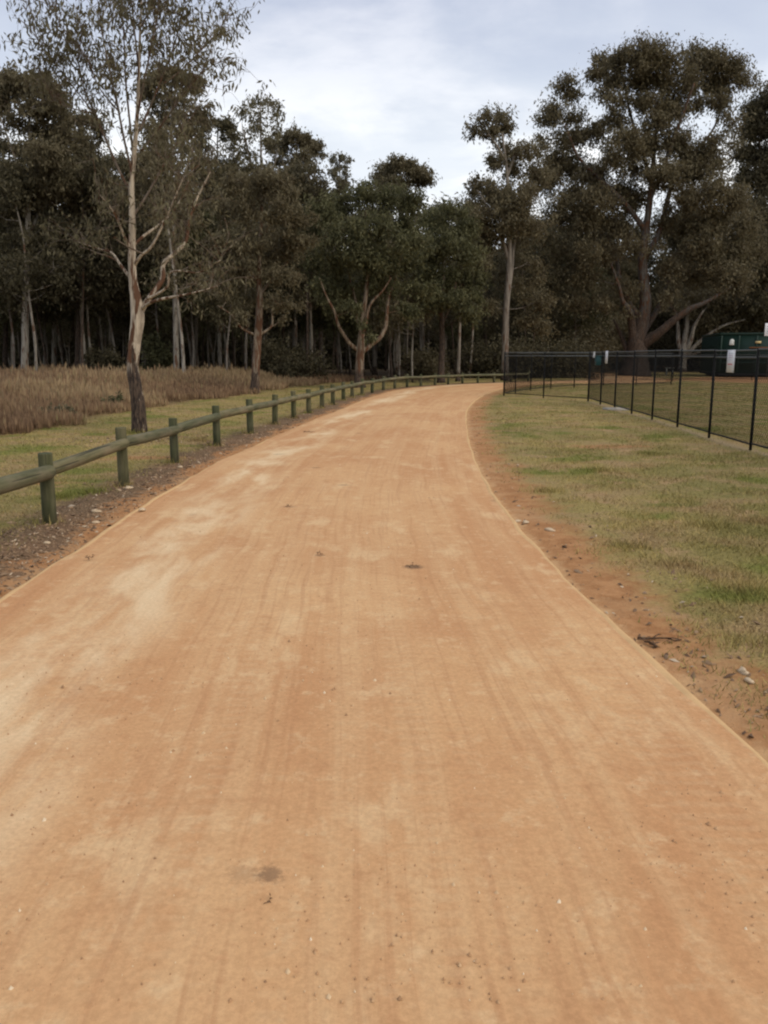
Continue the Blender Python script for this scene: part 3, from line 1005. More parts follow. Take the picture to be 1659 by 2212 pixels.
# two gums on the lawn strip behind the fence, and two more by the bend
traced('gum_tree', 'brown leaved gum with straight cream trunk at the edge of the tall grass', 'tree', G(553, 850)[1],
       [(551, 850, 10), (551, 830, 9), (553, 790, 8.5), (556, 740, 8.5), (559, 700, 8), (561, 650, 6.5), (560, 590, 5), (562, 520, 4), (565, 440, 2.5)],
       [([(548, 722, 3), (530, 714, 2.6), (515, 702, 2.2), (500, 680, 1.4), (470, 660, 0.9)], -0.6), ([(562, 722, 3.4), (578, 712, 2.8), (588, 700, 2.4), (588, 665, 1.8), (600, 630, 1.0)], 0.5),
        ([(560, 640, 3), (590, 600, 2.4), (625, 560, 1.6), (650, 520, 1.0)], 0.8), ([(560, 610, 3), (530, 570, 2.4), (500, 520, 1.6), (485, 470, 1.0)], -0.8)],
       [(500, 400, 32), (545, 395, 34), (590, 392, 32), (625, 420, 28), (480, 450, 30), (530, 455, 34), (580, 455, 34), (630, 470, 32), (470, 510, 30), (515, 520, 32), (565, 520, 34), (615, 530, 34),
        (650, 520, 26), (480, 570, 28), (530, 580, 32), (585, 590, 32), (635, 590, 28), (495, 630, 28), (545, 640, 28), (600, 645, 28), (520, 680, 22, -1, .7), (610, 690, 20, 1, .7), (575, 560, 30), (470, 610, 24, 0, .8)],
       31, 'bark_mid', 'leaf_brown', 0.18, 0.030, 2300)
traced('gum_tree', 'green leaved gum with low forked pale limbs standing at the fence bend', 'tree', G(777, 838)[1],
       [(777, 838, 11), (776, 815, 9.5), (777, 780, 9), (779, 750, 8.5), (781, 720, 7), (783, 690, 5.5), (790, 640, 4.5), (795, 580, 3.5), (800, 500, 2.2)],
       [([(772, 756, 4.5), (755, 741, 4), (742, 722, 3.6), (730, 700, 3.2), (722, 672, 2.8), (705, 640, 2.0), (690, 600, 1.2)], -0.9),
        ([(784, 760, 5), (802, 745, 4.8), (822, 728, 4.4), (833, 705, 4), (836, 675, 3.6), (840, 640, 3), (855, 600, 2), (868, 550, 1.2)], 0.8),
        ([(781, 725, 4), (790, 700, 3.6), (795, 670, 3), (805, 650, 2.6), (825, 630, 2), (845, 600, 1.2)], -0.6), ([(781, 722, 4), (772, 690, 3.2), (768, 650, 2.6), (755, 600, 2.0), (745, 540, 1.2)], 0.9)],
       [(700, 460, 34), (745, 430, 34), (790, 425, 32), (840, 420, 36), (880, 440, 30), (670, 500, 32), (715, 510, 38), (765, 490, 38), (815, 480, 36), (865, 500, 38), (680, 560, 34), (730, 570, 38),
        (780, 550, 36), (830, 550, 38), (880, 560, 36), (700, 610, 32), (750, 620, 34), (800, 605, 34), (850, 615, 36), (890, 620, 28), (720, 660, 24), (765, 665, 22, -1, .6), (830, 668, 20, 1, .5), (880, 665, 26),
        (785, 700, 14, -0.6, .8), (800, 725, 12, -0.6, .8), (775, 520, 34), (900, 520, 28)],
       32, 'bark_mid', 'leaf_green', 0.20, 0.036, 2300)
traced('gum_tree', 'dark barked gum behind the rail between the green gum and the wire fence', 'tree', 46.5,
       [(953, 826, 8), (953, 800, 7), (955, 740, 6), (954, 680, 5), (956, 620, 4), (960, 540, 2.5)], [([(955, 700, 3), (972, 660, 2.4), (985, 610, 1.4)], 0.6), ([(955, 690, 3), (935, 650, 2.2), (920, 600, 1.2)], -0.6)],
       [(930, 470, 32), (970, 460, 30), (1005, 490, 30), (920, 530, 34), (965, 520, 36), (1005, 545, 34), (930, 590, 34), (975, 590, 34), (1015, 600, 30), (935, 640, 28), (980, 645, 28), (1010, 670, 24), (1030, 640, 24)],
       33, 'bark_dark', 'leaf_green', 0.21, 0.040, 2100)
traced('gum_tree', 'thin grey gum with dark foot close to the right of the dark barked gum', 'tree', 48.5,
       [(989, 824, 5), (990, 800, 4), (992, 740, 3.2), (994, 660, 2.5), (996, 580, 1.6)], [],
       [(985, 520, 26), (1015, 540, 24), (1000, 570, 26), (980, 600, 22), (1015, 610, 24), (1030, 570, 22)], 34, 'bark_grey', 'leaf_olive', 0.24, 0.045, 1300)
traced('gum_tree', 'tall pale gum behind the corner of the wire fence', 'tree', 50,
       [(1091, 818, 8), (1091, 780, 7.5), (1092, 720, 7), (1094, 660, 6.5), (1099, 600, 6), (1100, 520, 5), (1097, 440, 4), (1095, 370, 3), (1085, 290, 2)],
       [([(1096, 640, 4), (1105, 590, 3.6), (1110, 530, 3), (1125, 460, 2), (1135, 400, 1.2)], 0.7), ([(1098, 560, 4), (1080, 500, 3), (1055, 450, 2), (1030, 410, 1.2)], -0.7),
        ([(1096, 380, 3), (1110, 340, 2.4), (1120, 300, 1.2)], 0.5), ([(1094, 350, 2.6), (1070, 310, 2), (1045, 275, 1.0)], -0.4)],
       [(1150, 330, 28, 1, .7), (1165, 380, 30, 1, .8), (1050, 400, 28, 0, .8), (1075, 460, 34), (1120, 460, 34), (1030, 470, 30), (1110, 530, 26, 1, .6), (1060, 520, 28, 0, .8), (1120, 610, 24, 1, .6), (1020, 275, 17), (1045, 262, 24), (1078, 245, 26), (1062, 285, 20), (1095, 270, 20), (1090, 330, 30), (1125, 325, 28), (1070, 345, 22), (1110, 365, 28), (1025, 400, 26, 0, .7), (1020, 440, 30), (1060, 430, 32), (1100, 430, 34), (1140, 420, 32),
        (1010, 490, 28), (1050, 480, 34), (1095, 490, 30), (1140, 490, 34), (1030, 530, 26, 0, .7), (1140, 560, 30, 1, .7), (1160, 600, 26, 1, .6), (1170, 650, 26), (1140, 690, 26), (1060, 660, 22, 0, .7), (1170, 700, 26)],
       35, 'bark_grey', 'leaf_brown', 0.22, 0.040, 1550)
# the great gum beyond the dog run
big_cl = [(x_, y_, r_, None, 0.34) for x_, y_, r_ in dome(1395, 410, 220, 275, 58, 26, R2)] + [(1215, 175, 26, 0, .7), (1230, 200, 26, 0, .7), (1205, 240, 30, 0, .7), (1180, 260, 24, 0, .6), (1240, 250, 30, 0, .6), (1170, 300, 26, 0, .6), (1215, 300, 34, 0, .7), (1260, 290, 30, 0, .6), (1200, 345, 32), (1245, 350, 34), (1180, 380, 34),
          (1300, 130, 26), (1290, 155, 24), (1335, 125, 30), (1375, 120, 32), (1415, 110, 32), (1455, 125, 34), (1495, 120, 32), (1535, 125, 34), (1570, 140, 34), (1600, 140, 22, 0, .6), (1605, 170, 26, 0, .6),
          (1330, 165, 32), (1380, 160, 34), (1430, 165, 36), (1490, 165, 36), (1545, 175, 36), (1300, 200, 24, 0, .6), (1345, 210, 24, 0, .6), (1400, 215, 34), (1440, 225, 34), (1420, 260, 30), (1520, 210, 26, 0, .7), (1560, 215, 26, 0, .7),
          (1290, 280, 26, 0, .7), (1330, 260, 24, 0, .7), (1360, 300, 34), (1400, 310, 36), (1450, 310, 32), (1490, 330, 32), (1530, 320, 28, 0, .8), (1330, 340, 36), (1290, 370, 34), (1390, 360, 38), (1440, 370, 36), (1500, 370, 34), (1550, 350, 26, 0, .7),
          (1270, 430, 36), (1320, 410, 38), (1370, 420, 38), (1480, 420, 36), (1530, 415, 36), (1580, 420, 34), (1230, 420, 34), (1210, 470, 34), (1260, 480, 36), (1310, 475, 34), (1350, 500, 26, 0, .7), (1440, 480, 28, 0, .7), (1500, 475, 36), (1550, 470, 38),
          (1600, 480, 36), (1210, 530, 34), (1260, 540, 34), (1310, 545, 26, 0, .6), (1480, 540, 28, 0, .7), (1530, 530, 36), (1580, 535, 38), (1620, 540, 34), (1220, 590, 30, 0, .8), (1270, 600, 32), (1300, 640, 28, 0, .8), (1500, 590, 30), (1550, 590, 36), (1600, 600, 36),
          (1250, 650, 30), (1210, 650, 28), (1460, 620, 24, 0, .7), (1340, 610, 24, 0, .5)]
traced('gum_tree', 'huge old gum with broad layered crown and low spreading limbs beyond the dog run', 'tree', 61,
       [(1370, 812, 26), (1373, 790, 23), (1376, 760, 21), (1376, 735, 19), (1384, 705, 15), (1394, 660, 13), (1391, 610, 11), (1388, 560, 9.5), (1395, 500, 8), (1403, 440, 6.5), (1410, 370, 5), (1415, 300, 3.5), (1420, 220, 2)],
       [([(1378, 752, 13), (1402, 734, 11.5), (1425, 718, 10), (1455, 692, 8), (1490, 668, 6), (1530, 650, 4), (1580, 620, 2)], -2.5),
        ([(1370, 745, 11), (1366, 715, 9), (1364, 690, 8), (1358, 668, 6), (1345, 650, 4.5), (1338, 620, 3), (1320, 570, 1.6)], -1.5),
        ([(1386, 690, 7), (1365, 665, 6.5), (1352, 640, 6), (1338, 600, 5), (1332, 560, 3.5), (1310, 500, 2)], 1.5),
        ([(1378, 735, 8), (1400, 700, 7), (1425, 660, 5), (1445, 610, 3.5), (1470, 550, 2)], 2.5),
        ([(1396, 500, 6), (1350, 440, 5), (1300, 390, 4), (1250, 340, 3), (1220, 270, 2)], -1.0),
        ([(1392, 560, 6.5), (1425, 500, 5.5), (1440, 440, 5), (1455, 390, 4), (1490, 340, 3), (1540, 280, 2.2), (1570, 200, 1.4)], 1.0),
        ([(1405, 430, 5), (1440, 340, 4), (1470, 260, 3), (1500, 180, 2)], -1.8), ([(1408, 400, 4.5), (1385, 320, 3.4), (1360, 240, 2.6), (1345, 160, 1.6)], 1.4),
        ([(1370, 785, 10), (1352, 750, 6), (1340, 720, 4), (1325, 690, 2)], 0.8)],
       big_cl, 36, 'bark_dark', 'leaf_brown', 0.25, 0.048, 1200, flare=1.5)
traced('gum_tree', 'dark gum cut off by the right edge of the picture behind the container', 'tree', 74,
       [(1665, 800, 10), (1662, 700, 8), (1655, 600, 7), (1650, 500, 5), (1645, 400, 4), (1640, 300, 2.5)], [([(1652, 560, 5), (1620, 480, 3.5), (1600, 400, 2)], -1), ([(1648, 480, 5), (1690, 400, 3.5), (1710, 320, 2)], 1)],
       [(1625, 235, 24, 0, .7), (1650, 215, 28), (1690, 200, 34), (1610, 280, 22, 0, .6), (1640, 275, 32), (1680, 270, 36), (1720, 250, 36), (1600, 330, 26, 0, .6), (1640, 330, 34), (1690, 340, 38), (1610, 380, 28, 0, .7), (1650, 390, 36), (1700, 410, 38),
        (1640, 450, 34), (1690, 470, 38), (1630, 520, 36), (1680, 540, 38), (1640, 590, 36), (1690, 600, 36), (1650, 650, 34)], 37, 'bark_dark', 'leaf_dark', 0.30, 0.06, 1300)
traced('gum_tree', 'many stemmed pale tree with weeping brown twigs left of the green container', 'tree', 76,
       [(1472, 812, 8), (1474, 790, 8), (1476, 765, 8), (1480, 735, 6.5), (1484, 700, 4.5), (1488, 650, 2.5)],
       [([(1474, 770, 6), (1466, 735, 5), (1464, 700, 3.5), (1455, 650, 2)], 1), ([(1478, 768, 6), (1492, 735, 5), (1500, 705, 3.5), (1520, 670, 2)], -1), ([(1480, 770, 5), (1515, 735, 4), (1560, 705, 2.6), (1610, 690, 1.4)], -1.5), ([(1478, 775, 4), (1520, 755, 3), (1555, 740, 1.6)], 1)],
       [(1450, 640, 26, 0, .6), (1490, 630, 28, 0, .6), (1530, 650, 28, 0, .7), (1570, 660, 30, 0, .8), (1610, 665, 30, 0, .8), (1640, 690, 28, 0, .8), (1540, 690, 26, 0, .8), (1580, 700, 26, 0, .9), (1620, 710, 24, 0, .9), (1500, 670, 22, 0, .5), (1600, 640, 28)],
       38, 'bark_pale', 'leaf_brown', 0.34, 0.05, 900)

# ---- forest trees that make the skyline
SKY = [  # x, foot y, top y, half width, distance, label, leaf, bark, fill, crown low
    (62, 792, 148, 88, 44, 'broad round topped forest gum at the left edge of the picture', 'leaf_brown', 'bark_pale', 1.0, 470),
    (178, 792, 238, 60, 47, 'forest gum with ragged crown just left of the sparse roadside gum', 'leaf_brown', 'bark_dark', 0.9, 520),
    (372, 792, 135, 72, 45, 'dense round topped forest gum rising behind the sparse roadside gum', 'leaf_brown', 'bark_pale', 1.0, 500),
    (470, 792, 250, 52, 50, 'narrow forest gum with brown crown right of the sparse roadside gum', 'leaf_olive', 'bark_pale', 0.8, 480),
    (562, 792, 198, 56, 49, 'thin open crowned forest gum with hanging sprays against the sky', 'leaf_olive', 'bark_grey', 0.17, 400),
    (640, 790, 278, 60, 60, 'round domed forest gum on the skyline above the brown leaved gum', 'leaf_brown', 'bark_grey', 1.0, 400),
    (672, 790, 395, 34, 64, 'half bare whippy forest tree below the round dome', 'leaf_olive', 'bark_grey', 0.30, 470),
    (734, 788, 328, 24, 66, 'lone wispy sapling crown standing up against the white sky', 'leaf_olive', 'bark_grey', 0.42, 420),
    (866, 786, 336, 66, 60, 'umbrella topped forest gum above the green leaved gum', 'leaf_brown', 'bark_grey', 1.1, 420),
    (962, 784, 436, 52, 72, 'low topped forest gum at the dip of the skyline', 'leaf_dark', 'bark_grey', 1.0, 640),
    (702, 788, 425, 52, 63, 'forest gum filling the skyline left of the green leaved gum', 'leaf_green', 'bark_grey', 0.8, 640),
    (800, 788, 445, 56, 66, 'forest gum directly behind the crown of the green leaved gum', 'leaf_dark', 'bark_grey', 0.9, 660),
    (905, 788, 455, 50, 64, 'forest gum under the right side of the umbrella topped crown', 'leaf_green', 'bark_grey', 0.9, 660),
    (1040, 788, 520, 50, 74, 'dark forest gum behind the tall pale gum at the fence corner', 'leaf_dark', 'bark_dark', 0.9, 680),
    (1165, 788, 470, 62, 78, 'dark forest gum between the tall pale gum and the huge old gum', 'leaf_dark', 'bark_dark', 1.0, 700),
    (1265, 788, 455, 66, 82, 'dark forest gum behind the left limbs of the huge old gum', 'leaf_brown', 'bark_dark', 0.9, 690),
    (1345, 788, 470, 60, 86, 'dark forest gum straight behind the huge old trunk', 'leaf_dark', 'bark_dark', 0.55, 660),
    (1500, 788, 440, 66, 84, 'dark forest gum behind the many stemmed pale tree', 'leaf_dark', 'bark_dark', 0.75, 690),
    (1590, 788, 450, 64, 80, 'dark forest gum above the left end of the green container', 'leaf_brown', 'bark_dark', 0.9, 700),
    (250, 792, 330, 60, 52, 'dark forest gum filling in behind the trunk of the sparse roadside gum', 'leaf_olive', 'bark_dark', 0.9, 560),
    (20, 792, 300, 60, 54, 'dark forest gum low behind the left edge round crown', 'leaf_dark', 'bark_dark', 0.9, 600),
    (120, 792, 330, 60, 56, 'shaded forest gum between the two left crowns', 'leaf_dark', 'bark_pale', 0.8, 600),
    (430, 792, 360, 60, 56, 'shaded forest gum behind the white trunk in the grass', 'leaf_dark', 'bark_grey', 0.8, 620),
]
for i, (x, yb, yt, hw, Y, lab, lf, bk, k, lo) in enumerate(SKY):
    rg = np.random.default_rng(100 + i)
    yb = HZ + FOC * CAM_Z / Y
    H = yb - yt
    r = max(3.0, hw * 0.085)
    lean = rg.uniform(-14, 14)
    tk = [(x - lean, yb, r * 1.1), (x - lean * 0.7, yb - H * 0.25, r * 0.9), (x - lean * 0.2, yb - H * 0.5, r * 0.72), (x + lean * 0.2, yb - H * 0.72, r * 0.5), (x, yt + hw * 0.5, r * 0.25)]
    lim = []
    for s in (-1, 1, -1, 1):
        h0 = rg.uniform(0.45, 0.7)
        lim.append(([(x - lean * (0.6 - h0), yb - H * h0, r * 0.45), (x + s * hw * 0.35, yb - H * (h0 + 0.12), r * 0.32), (x + s * hw * 0.7, yb - H * min(0.93, h0 + 0.25), r * 0.15)], rg.uniform(-2, 2)))
    cl = []
    n_top = max(5, int(hw / 7))
    for q in range(n_top):                    # the rounded top
        a = PI * (q + 0.5) / n_top
        cl.append((x + math.cos(a) * hw * 0.72, yt + hw * 0.85 - math.sin(a) * hw * 0.58, hw * rg.uniform(0.26, 0.36), rg.normal() * 0.8, k))
    rows = max(1, int((lo - yt - hw * 0.6) / (hw * 0.5)))
    for q in range(rows):
        yy = yt + hw * 0.85 + (lo - yt - hw * 0.85) * (q + 0.3) / rows
        for w in range(4):
            cl.append((x + rg.uniform(-0.9, 0.9) * hw * (1 - 0.25 * q / rows), yy + rg.uniform(-12, 12), hw * rg.uniform(0.24, 0.38), rg.normal() * 1.2, k * rg.uniform(0.45, 1.0)))
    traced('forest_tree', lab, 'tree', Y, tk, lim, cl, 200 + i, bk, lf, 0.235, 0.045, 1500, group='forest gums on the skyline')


# ---- slim trees of the forest behind the grass: a few builds, copied
def forest_proto(seed, H, bark, leaf, k=1.0):
    rg = np.random.default_rng(seed)
    T = Tree('slim_forest_tree', 'x', 'tree', (0, 0), seed, M[bark], M[leaf])
    T.root.location = (0, 0, 0)
    T.o = np.zeros(3)
    lx, ly = rg.uniform(-0.6, 0.6, 2)
    zs = [0, H * .2, H * .42, H * .65, H * .85, H * .95]
    pt = [(lx * math.sin(z / H * 2.2) + rg.normal() * 0.07, ly * math.sin(z / H * 2.0) + rg.normal() * 0.07, z) for z in zs]
    r0 = 0.0062 * H
    T.trunk(pt, [r0 * 1.15, r0, r0 * .8, r0 * .55, r0 * .3, r0 * .12], 8, 24, 1.3)
    for q in range(int(26 * k)):
        z = H * rg.uniform(0.40, 0.97)
        a = rg.uniform(0, 2 * PI)
        rr = (0.4 + 1.9 * rg.random()) * (1.15 - 0.5 * z / H)
        c = np.array([math.cos(a) * rr, math.sin(a) * rr, z])
        R = rg.uniform(0.55, 0.95)
        T.clump(c, R, int(560 * R * R), 0.25, 0.048, 0.5, 0.8, tw=0.012)
    return T.done()


def copy_tree(o):
    c = o.copy()
    COL.objects.link(c)
    for ch in list(o.children):
        d = ch.copy()
        COL.objects.link(d)
        d.parent = c
    return c


protos = [forest_proto(301, 13.5, 'bark_pale', 'leaf_brown'), forest_proto(302, 12.0, 'bark_pale', 'leaf_dark'), forest_proto(303, 11.0, 'bark_grey', 'leaf_olive'),
          forest_proto(304, 12.5, 'bark_dark', 'leaf_dark'), forest_proto(305, 10.0, 'bark_grey', 'leaf_green'), forest_proto(306, 9.0, 'bark_pale', 'leaf_brown', 0.8)]
used = [False] * len(protos)
marked = [  # trunks one can pick out: photo x, distance, which build, size, label
    (407, 41, 0, 0.92, 'straight white trunked tree standing at the back edge of the brown grass'),
    (88, 43, 1, 0.95, 'slim pale trunk at the back of the brown grass below the left round crown'),
    (36, 45, 2, 1.0, 'slim grey trunk near the left edge behind the brown grass'),
    (185, 44, 3, 0.95, 'thick dark trunk at the back of the brown grass left of the sparse gum'),
    (212, 47, 1, 0.9, 'slim pale trunk close left of the sparse roadside gum'),
    (496, 45, 2, 0.8, 'slim grey trunk behind the brown grass left of the brown leaved gum'),
    (675, 50, 0, 0.85, 'slim pale trunk between the brown leaved gum and the green leaved gum'),
    (733, 52, 3, 0.85, 'dark slim trunk just left of the forked green leaved gum'),
    (860, 52, 1, 0.82, 'forked white trunk just right of the green leaved gum'),
    (884, 55, 2, 0.85, 'slim white trunk left of the dark barked gum by the rail'),
    (1013, 56, 0, 0.85, 'slim grey trunk left of the tall pale gum at the fence corner'),
    (1142, 60, 3, 0.85, 'dark trunk behind the black wire fence corner'),
    (1236, 66, 4, 1.0, 'green leaved tree behind the bend of the wire fence'),
]


def place(k, x, y, s, rz, label, group):
    o = protos[k] if not used[k] else copy_tree(protos[k])
    used[k] = True
    o.location = (x, y, ground_z(x, y) - 0.03)
    o.scale = (s, s, s)
    o.rotation_euler = (0.06 * math.sin(x * 7.3), 0.06 * math.sin(y * 5.1 + x), rz)
    o['label'] = label
    o['group'] = group
    return o


for x, Y, k, s, lab in marked:
    place(k, (x - CX) * Y / FOC, Y, s, x * 1.7, lab, 'slim forest trees')
rg = np.random.default_rng(55)
spots = []
for q in range(6000):
    Y = rg.uniform(46, 92)
    X = rg.uniform(-0.56, 0.60) * Y
    if X < 2:
        mn = 46
    elif X < 12:
        mn = 58
    else:
        mn = 82
    if Y < mn or any((X - a) ** 2 + (Y - b) ** 2 < (1.55 + 0.018 * Y) ** 2 for a, b in spots):
        continue
    spots.append((X, Y))
    if len(spots) >= 190:
        break
for X, Y in spots:
    k = int(rg.choice([0, 1, 2, 3, 4, 5], p=[.09, .13, .23, .27, .16, .12]))
    s = (rg.uniform(0.85, 1.12) if X < -4 else rg.uniform(0.66, 0.92)) if X < 12 else rg.uniform(0.95, 1.35)
    xd = CX + X / Y * FOC
    tone = ('pale', 'pale', 'grey', 'dark', 'greyish green', 'short pale')[k]
    spot = next(t for lim, t in ((110, 'at the left picture edge'), (210, 'behind the left brown grass'), (290, 'left of the sparse roadside gum'),
                                 (400, 'right of the sparse roadside gum'), (550, 'left of the brown leaved gum'), (660, 'behind the wide dark green shrub'),
                                 (770, 'left of the forked green leaved gum'), (870, 'behind the forked green leaved gum'), (950, 'left of the dark barked gum by the rail'), (1080, 'left of the wire fence corner'),
                                 (1260, 'beyond the corner of the wire fence'), (1420, 'beyond the huge old gum'), (9999, 'beyond the green container')) if xd < lim)
    lab = 'slim %s trunk in deep shade %s' % (tone, spot)
    place(k, X, Y, s, rg.uniform(0, 6.28), lab, 'slim forest trees')


# ---- shrubs under the trees
def shrub(name, label, xd, Y, w, h, leaf, seed, n=2600, size=0.14, group=None):
    b = np.array([(xd - CX) * Y / FOC, Y])
    T = Tree(name, label, 'shrub', b, seed, M['bark_dark'], M[leaf], group)
    rg = T.rng
    for q in range(5):
        a = rg.uniform(0, 6.28)
        T.wood.tube(np.array([[0, 0, -0.03], [math.cos(a) * w * .12, math.sin(a) * w * .12, h * .3], [math.cos(a) * w * .25, math.sin(a) * w * .25, h * .6]]), [0.03, 0.022, 0.012], 5)
        T.nodes += [np.array([math.cos(a) * w * .25, math.sin(a) * w * .25, h * .45])]
        T.nr += [0.02]
    for q in range(10):
        a = rg.uniform(0, 6.28)
        rr = w * 0.36 * math.sqrt(rg.random())
        z = h * rg.uniform(0.22, 0.8) * (1 - 0.35 * (rr / (w * .5)) ** 2)
        T.clump(np.array([math.cos(a) * rr, math.sin(a) * rr, z]), w * rg.uniform(0.14, 0.2), n // 10, size, size * 0.28, 0.5, 0.8, droop=0.3)
    return T.done()


shrub('shrub', 'wide dark green shrub under the forest edge between the brown and green leaved gums', 650, 47, 5.2, 3.0, 'leaf_dark', 401, 5200, 0.2)
shrub('shrub', 'dark shrub tucked behind the right side of the brown leaved gum', 585, 49, 4.0, 2.6, 'leaf_dark', 402, 3600, 0.2)
shrub('shrub', 'green shrub at the forest edge right of the sparse roadside gum', 345, 47, 3.6, 3.4, 'leaf_green', 403, 3600, 0.2)
shrub('shrub', 'low green shrub at the forest edge left of the sparse roadside gum', 230, 46, 3.4, 2.2, 'leaf_dark', 404, 3200, 0.2)
shrub('shrub', 'dense dark hedge like shrub behind the rail inside the fence corner', 1130, 56, 7.0, 3.2, 'leaf_dark', 405, 6800, 0.22)
shrub('shrub', 'dense dark shrub behind the wire fence beside the teal box', 1205, 58, 7.0, 3.0, 'leaf_dark', 406, 6800, 0.22)
shrub('shrub', 'dark shrub behind the pale gum at the wire fence corner', 1050, 57, 5.0, 2.6, 'leaf_dark', 407, 4600, 0.22)
shrub('shrub', 'brown shrub behind the dark barked gum by the rail', 930, 56, 5.0, 2.2, 'leaf_brown', 408, 4200, 0.22)
for i_, (x_, Y_, w_, h_, lf_, lab_) in enumerate((
        (1165, 68, 7.0, 6.0, 'leaf_dark', 'tall dark bush left of the teal box beyond the dog run'), (1235, 72, 8.0, 7.0, 'leaf_brown', 'tall brown bush behind the teal box beyond the dog run'),
        (1300, 75, 7.0, 6.0, 'leaf_brown', 'tall brown bush left of the huge old trunk'), (1440, 82, 7.0, 5.0, 'leaf_dark', 'dark bush just right of the huge old trunk'),
        (1545, 78, 8.0, 7.0, 'leaf_brown', 'tall weeping brown bush behind the left end of the container'), (1610, 76, 9.0, 8.0, 'leaf_brown', 'tall weeping brown bush above the middle of the container'),
        (1680, 78, 9.0, 9.0, 'leaf_dark', 'tall dark bush at the right edge behind the pole sign'))):
    shrub('tall_bush', lab_, x_, Y_, w_, h_, lf_, 430 + i_, 9000, 0.26)
shrub('weed_clump', 'small green weed clump among the tall brown grass near the sparse gum trunk', 246, 23.5, 0.8, 0.5, 'leaf_green', 409, 900, 0.09)
shrub('weed_clump', 'low grey green weed clump at the front of the brown grass near the left edge', 130, 19.6, 1.0, 0.42, 'leaf_olive', 411, 1000, 0.09)

# ---- the far wood that closes the gaps, one mass
mb = MB()
rg = np.random.default_rng(77)
n = 130000
th = rg.uniform(-0.62, 0.66, n)
Yf = rg.uniform(88, 118, n)
hmax = 8.0 + 4.5 * vnoise(th * 30, Yf * 0, 1.0, 6) + np.where(th > 0.1, 2.5, 0)
right_gap = np.where((th > 0.27) & (th < 0.33), 0.8, 1.0)
Z = rg.random(n) ** 1.25 * hmax * right_gap
add_leaves(mb, np.stack([th * Yf, Yf, Z], 1), rg, 0.7, 0.2, 0.5, 0.45, 0.25)
for q in range(150):
    t_, y_ = rg.uniform(-0.6, 0.64), rg.uniform(88, 110)
    mb.tube(np.array([[t_ * y_, y_, -0.1], [t_ * y_ + rg.normal() * .3, y_, 5], [t_ * y_ + rg.normal() * .5, y_, 9.5]]), [0.13, 0.10, 0.05], 5, a=0.9)
tag(mb.build('distant_wood', M['leaf_dark'], None, False, 'tint'), kind='stuff')


# ------------------------------------------------------------------ log fence
def offset_left(d):
    T = np.gradient(PL0, axis=0)
    T = unit(T)
    return soften(PL0 + np.stack([-T[:, 1], T[:, 0]], 1) * d, 6)


OL = offset_left(0.66)
ols = np.concatenate([[0], np.cumsum(np.linalg.norm(np.diff(OL, axis=0), axis=1))])
xs_post = [108, 268, 378, 469, 541, 594, 634.5, 666.7, 695.7, 719.4, 742, 761, 782, 804, 828, 852.5, 879.4, 908.8, 939.5, 968, 998.8, 1032, 1067, 1104, 1141, 1175, 1208, 1239]
colx = CX + OL[:, 0] / (OL[:, 1] * math.cos(PITCH) + CAM_Z * math.sin(PITCH)) * FOC
ok = OL[:, 1] > 3
posts = []
for x in xs_post:
    s = np.interp(x, colx[ok], ols[ok])
    posts.append(np.array([np.interp(s, ols, OL[:, 0]), np.interp(s, ols, OL[:, 1])]))
d0 = posts[0] - posts[1]
posts = [posts[0] + d0 * 1.0] + posts
fence = empty('log_fence', (*posts[1], 0))
tag(fence, 'low green treated log fence with square topped posts curving along the left of the path', 'fence')
FO = np.array(fence.location)
rail_ends = []
posts_xy = [q.copy() for q in posts[:14]]
for i, p in enumerate(posts):
    k = i / (len(posts) - 1)
    h = (0.685 - 0.10 * min(1, k * 1.4)) + RNG.normal() * 0.018
    z0 = ground_z(*p)
    m = MB()
    pr = 0.067 + RNG.normal() * 0.002
    tilt = RNG.normal(size=2) * 0.018
    zs = np.array([-0.08, 0.2, h * 0.6, h - 0.012, h])
    pts = np.stack([tilt[0] * zs, tilt[1] * zs, zs], 1)
    m.tube(pts, [pr * 1.02, pr, pr * 0.99, pr * 0.985, pr * 0.93], 14)
    o = m.build('post', M['timber'], fence, False)
    o.location = np.array([p[0], p[1], z0]) - FO
    o.data.polygons.foreach_set('use_smooth', np.array([len(f.vertices) == 4 for f in o.data.polygons]))
    rail_ends.append(np.array([p[0], p[1], z0 + h * 0.735]))
for i in range(len(posts) - 1):
    a, b = rail_ends[i].copy(), rail_ends[i + 1].copy()
    d = unit(b - a)
    side = np.array([d[1], -d[0], 0])
    a = a - side * 0.022 + d * 0.05
    b = b + side * 0.045 - d * 0.022
    L_ = np.linalg.norm(b - a)
    m = MB()
    tz = np.array([0, 0.015, 0.06, L_ * 0.35, L_ * 0.7, L_ - 0.05, L_ - 0.012, L_])
    rr = (0.066 + RNG.normal() * 0.003) * np.array([0.90, 0.97, 1.0, 1.0, 0.985, 0.97, 0.93, 0.84])
    m.tube(np.stack([RNG.normal(size=8) * 0.002, RNG.normal(size=8) * 0.002, tz], 1), rr, 14)
    o = m.build('rail', M['timber_rail'], fence, False)
    o.data.polygons.foreach_set('use_smooth', np.array([len(f.vertices) == 4 for f in o.data.polygons]))
    o.rotation_euler = Vector(b - a).to_track_quat('Z', 'Y').to_euler()
    o.location = a - FO


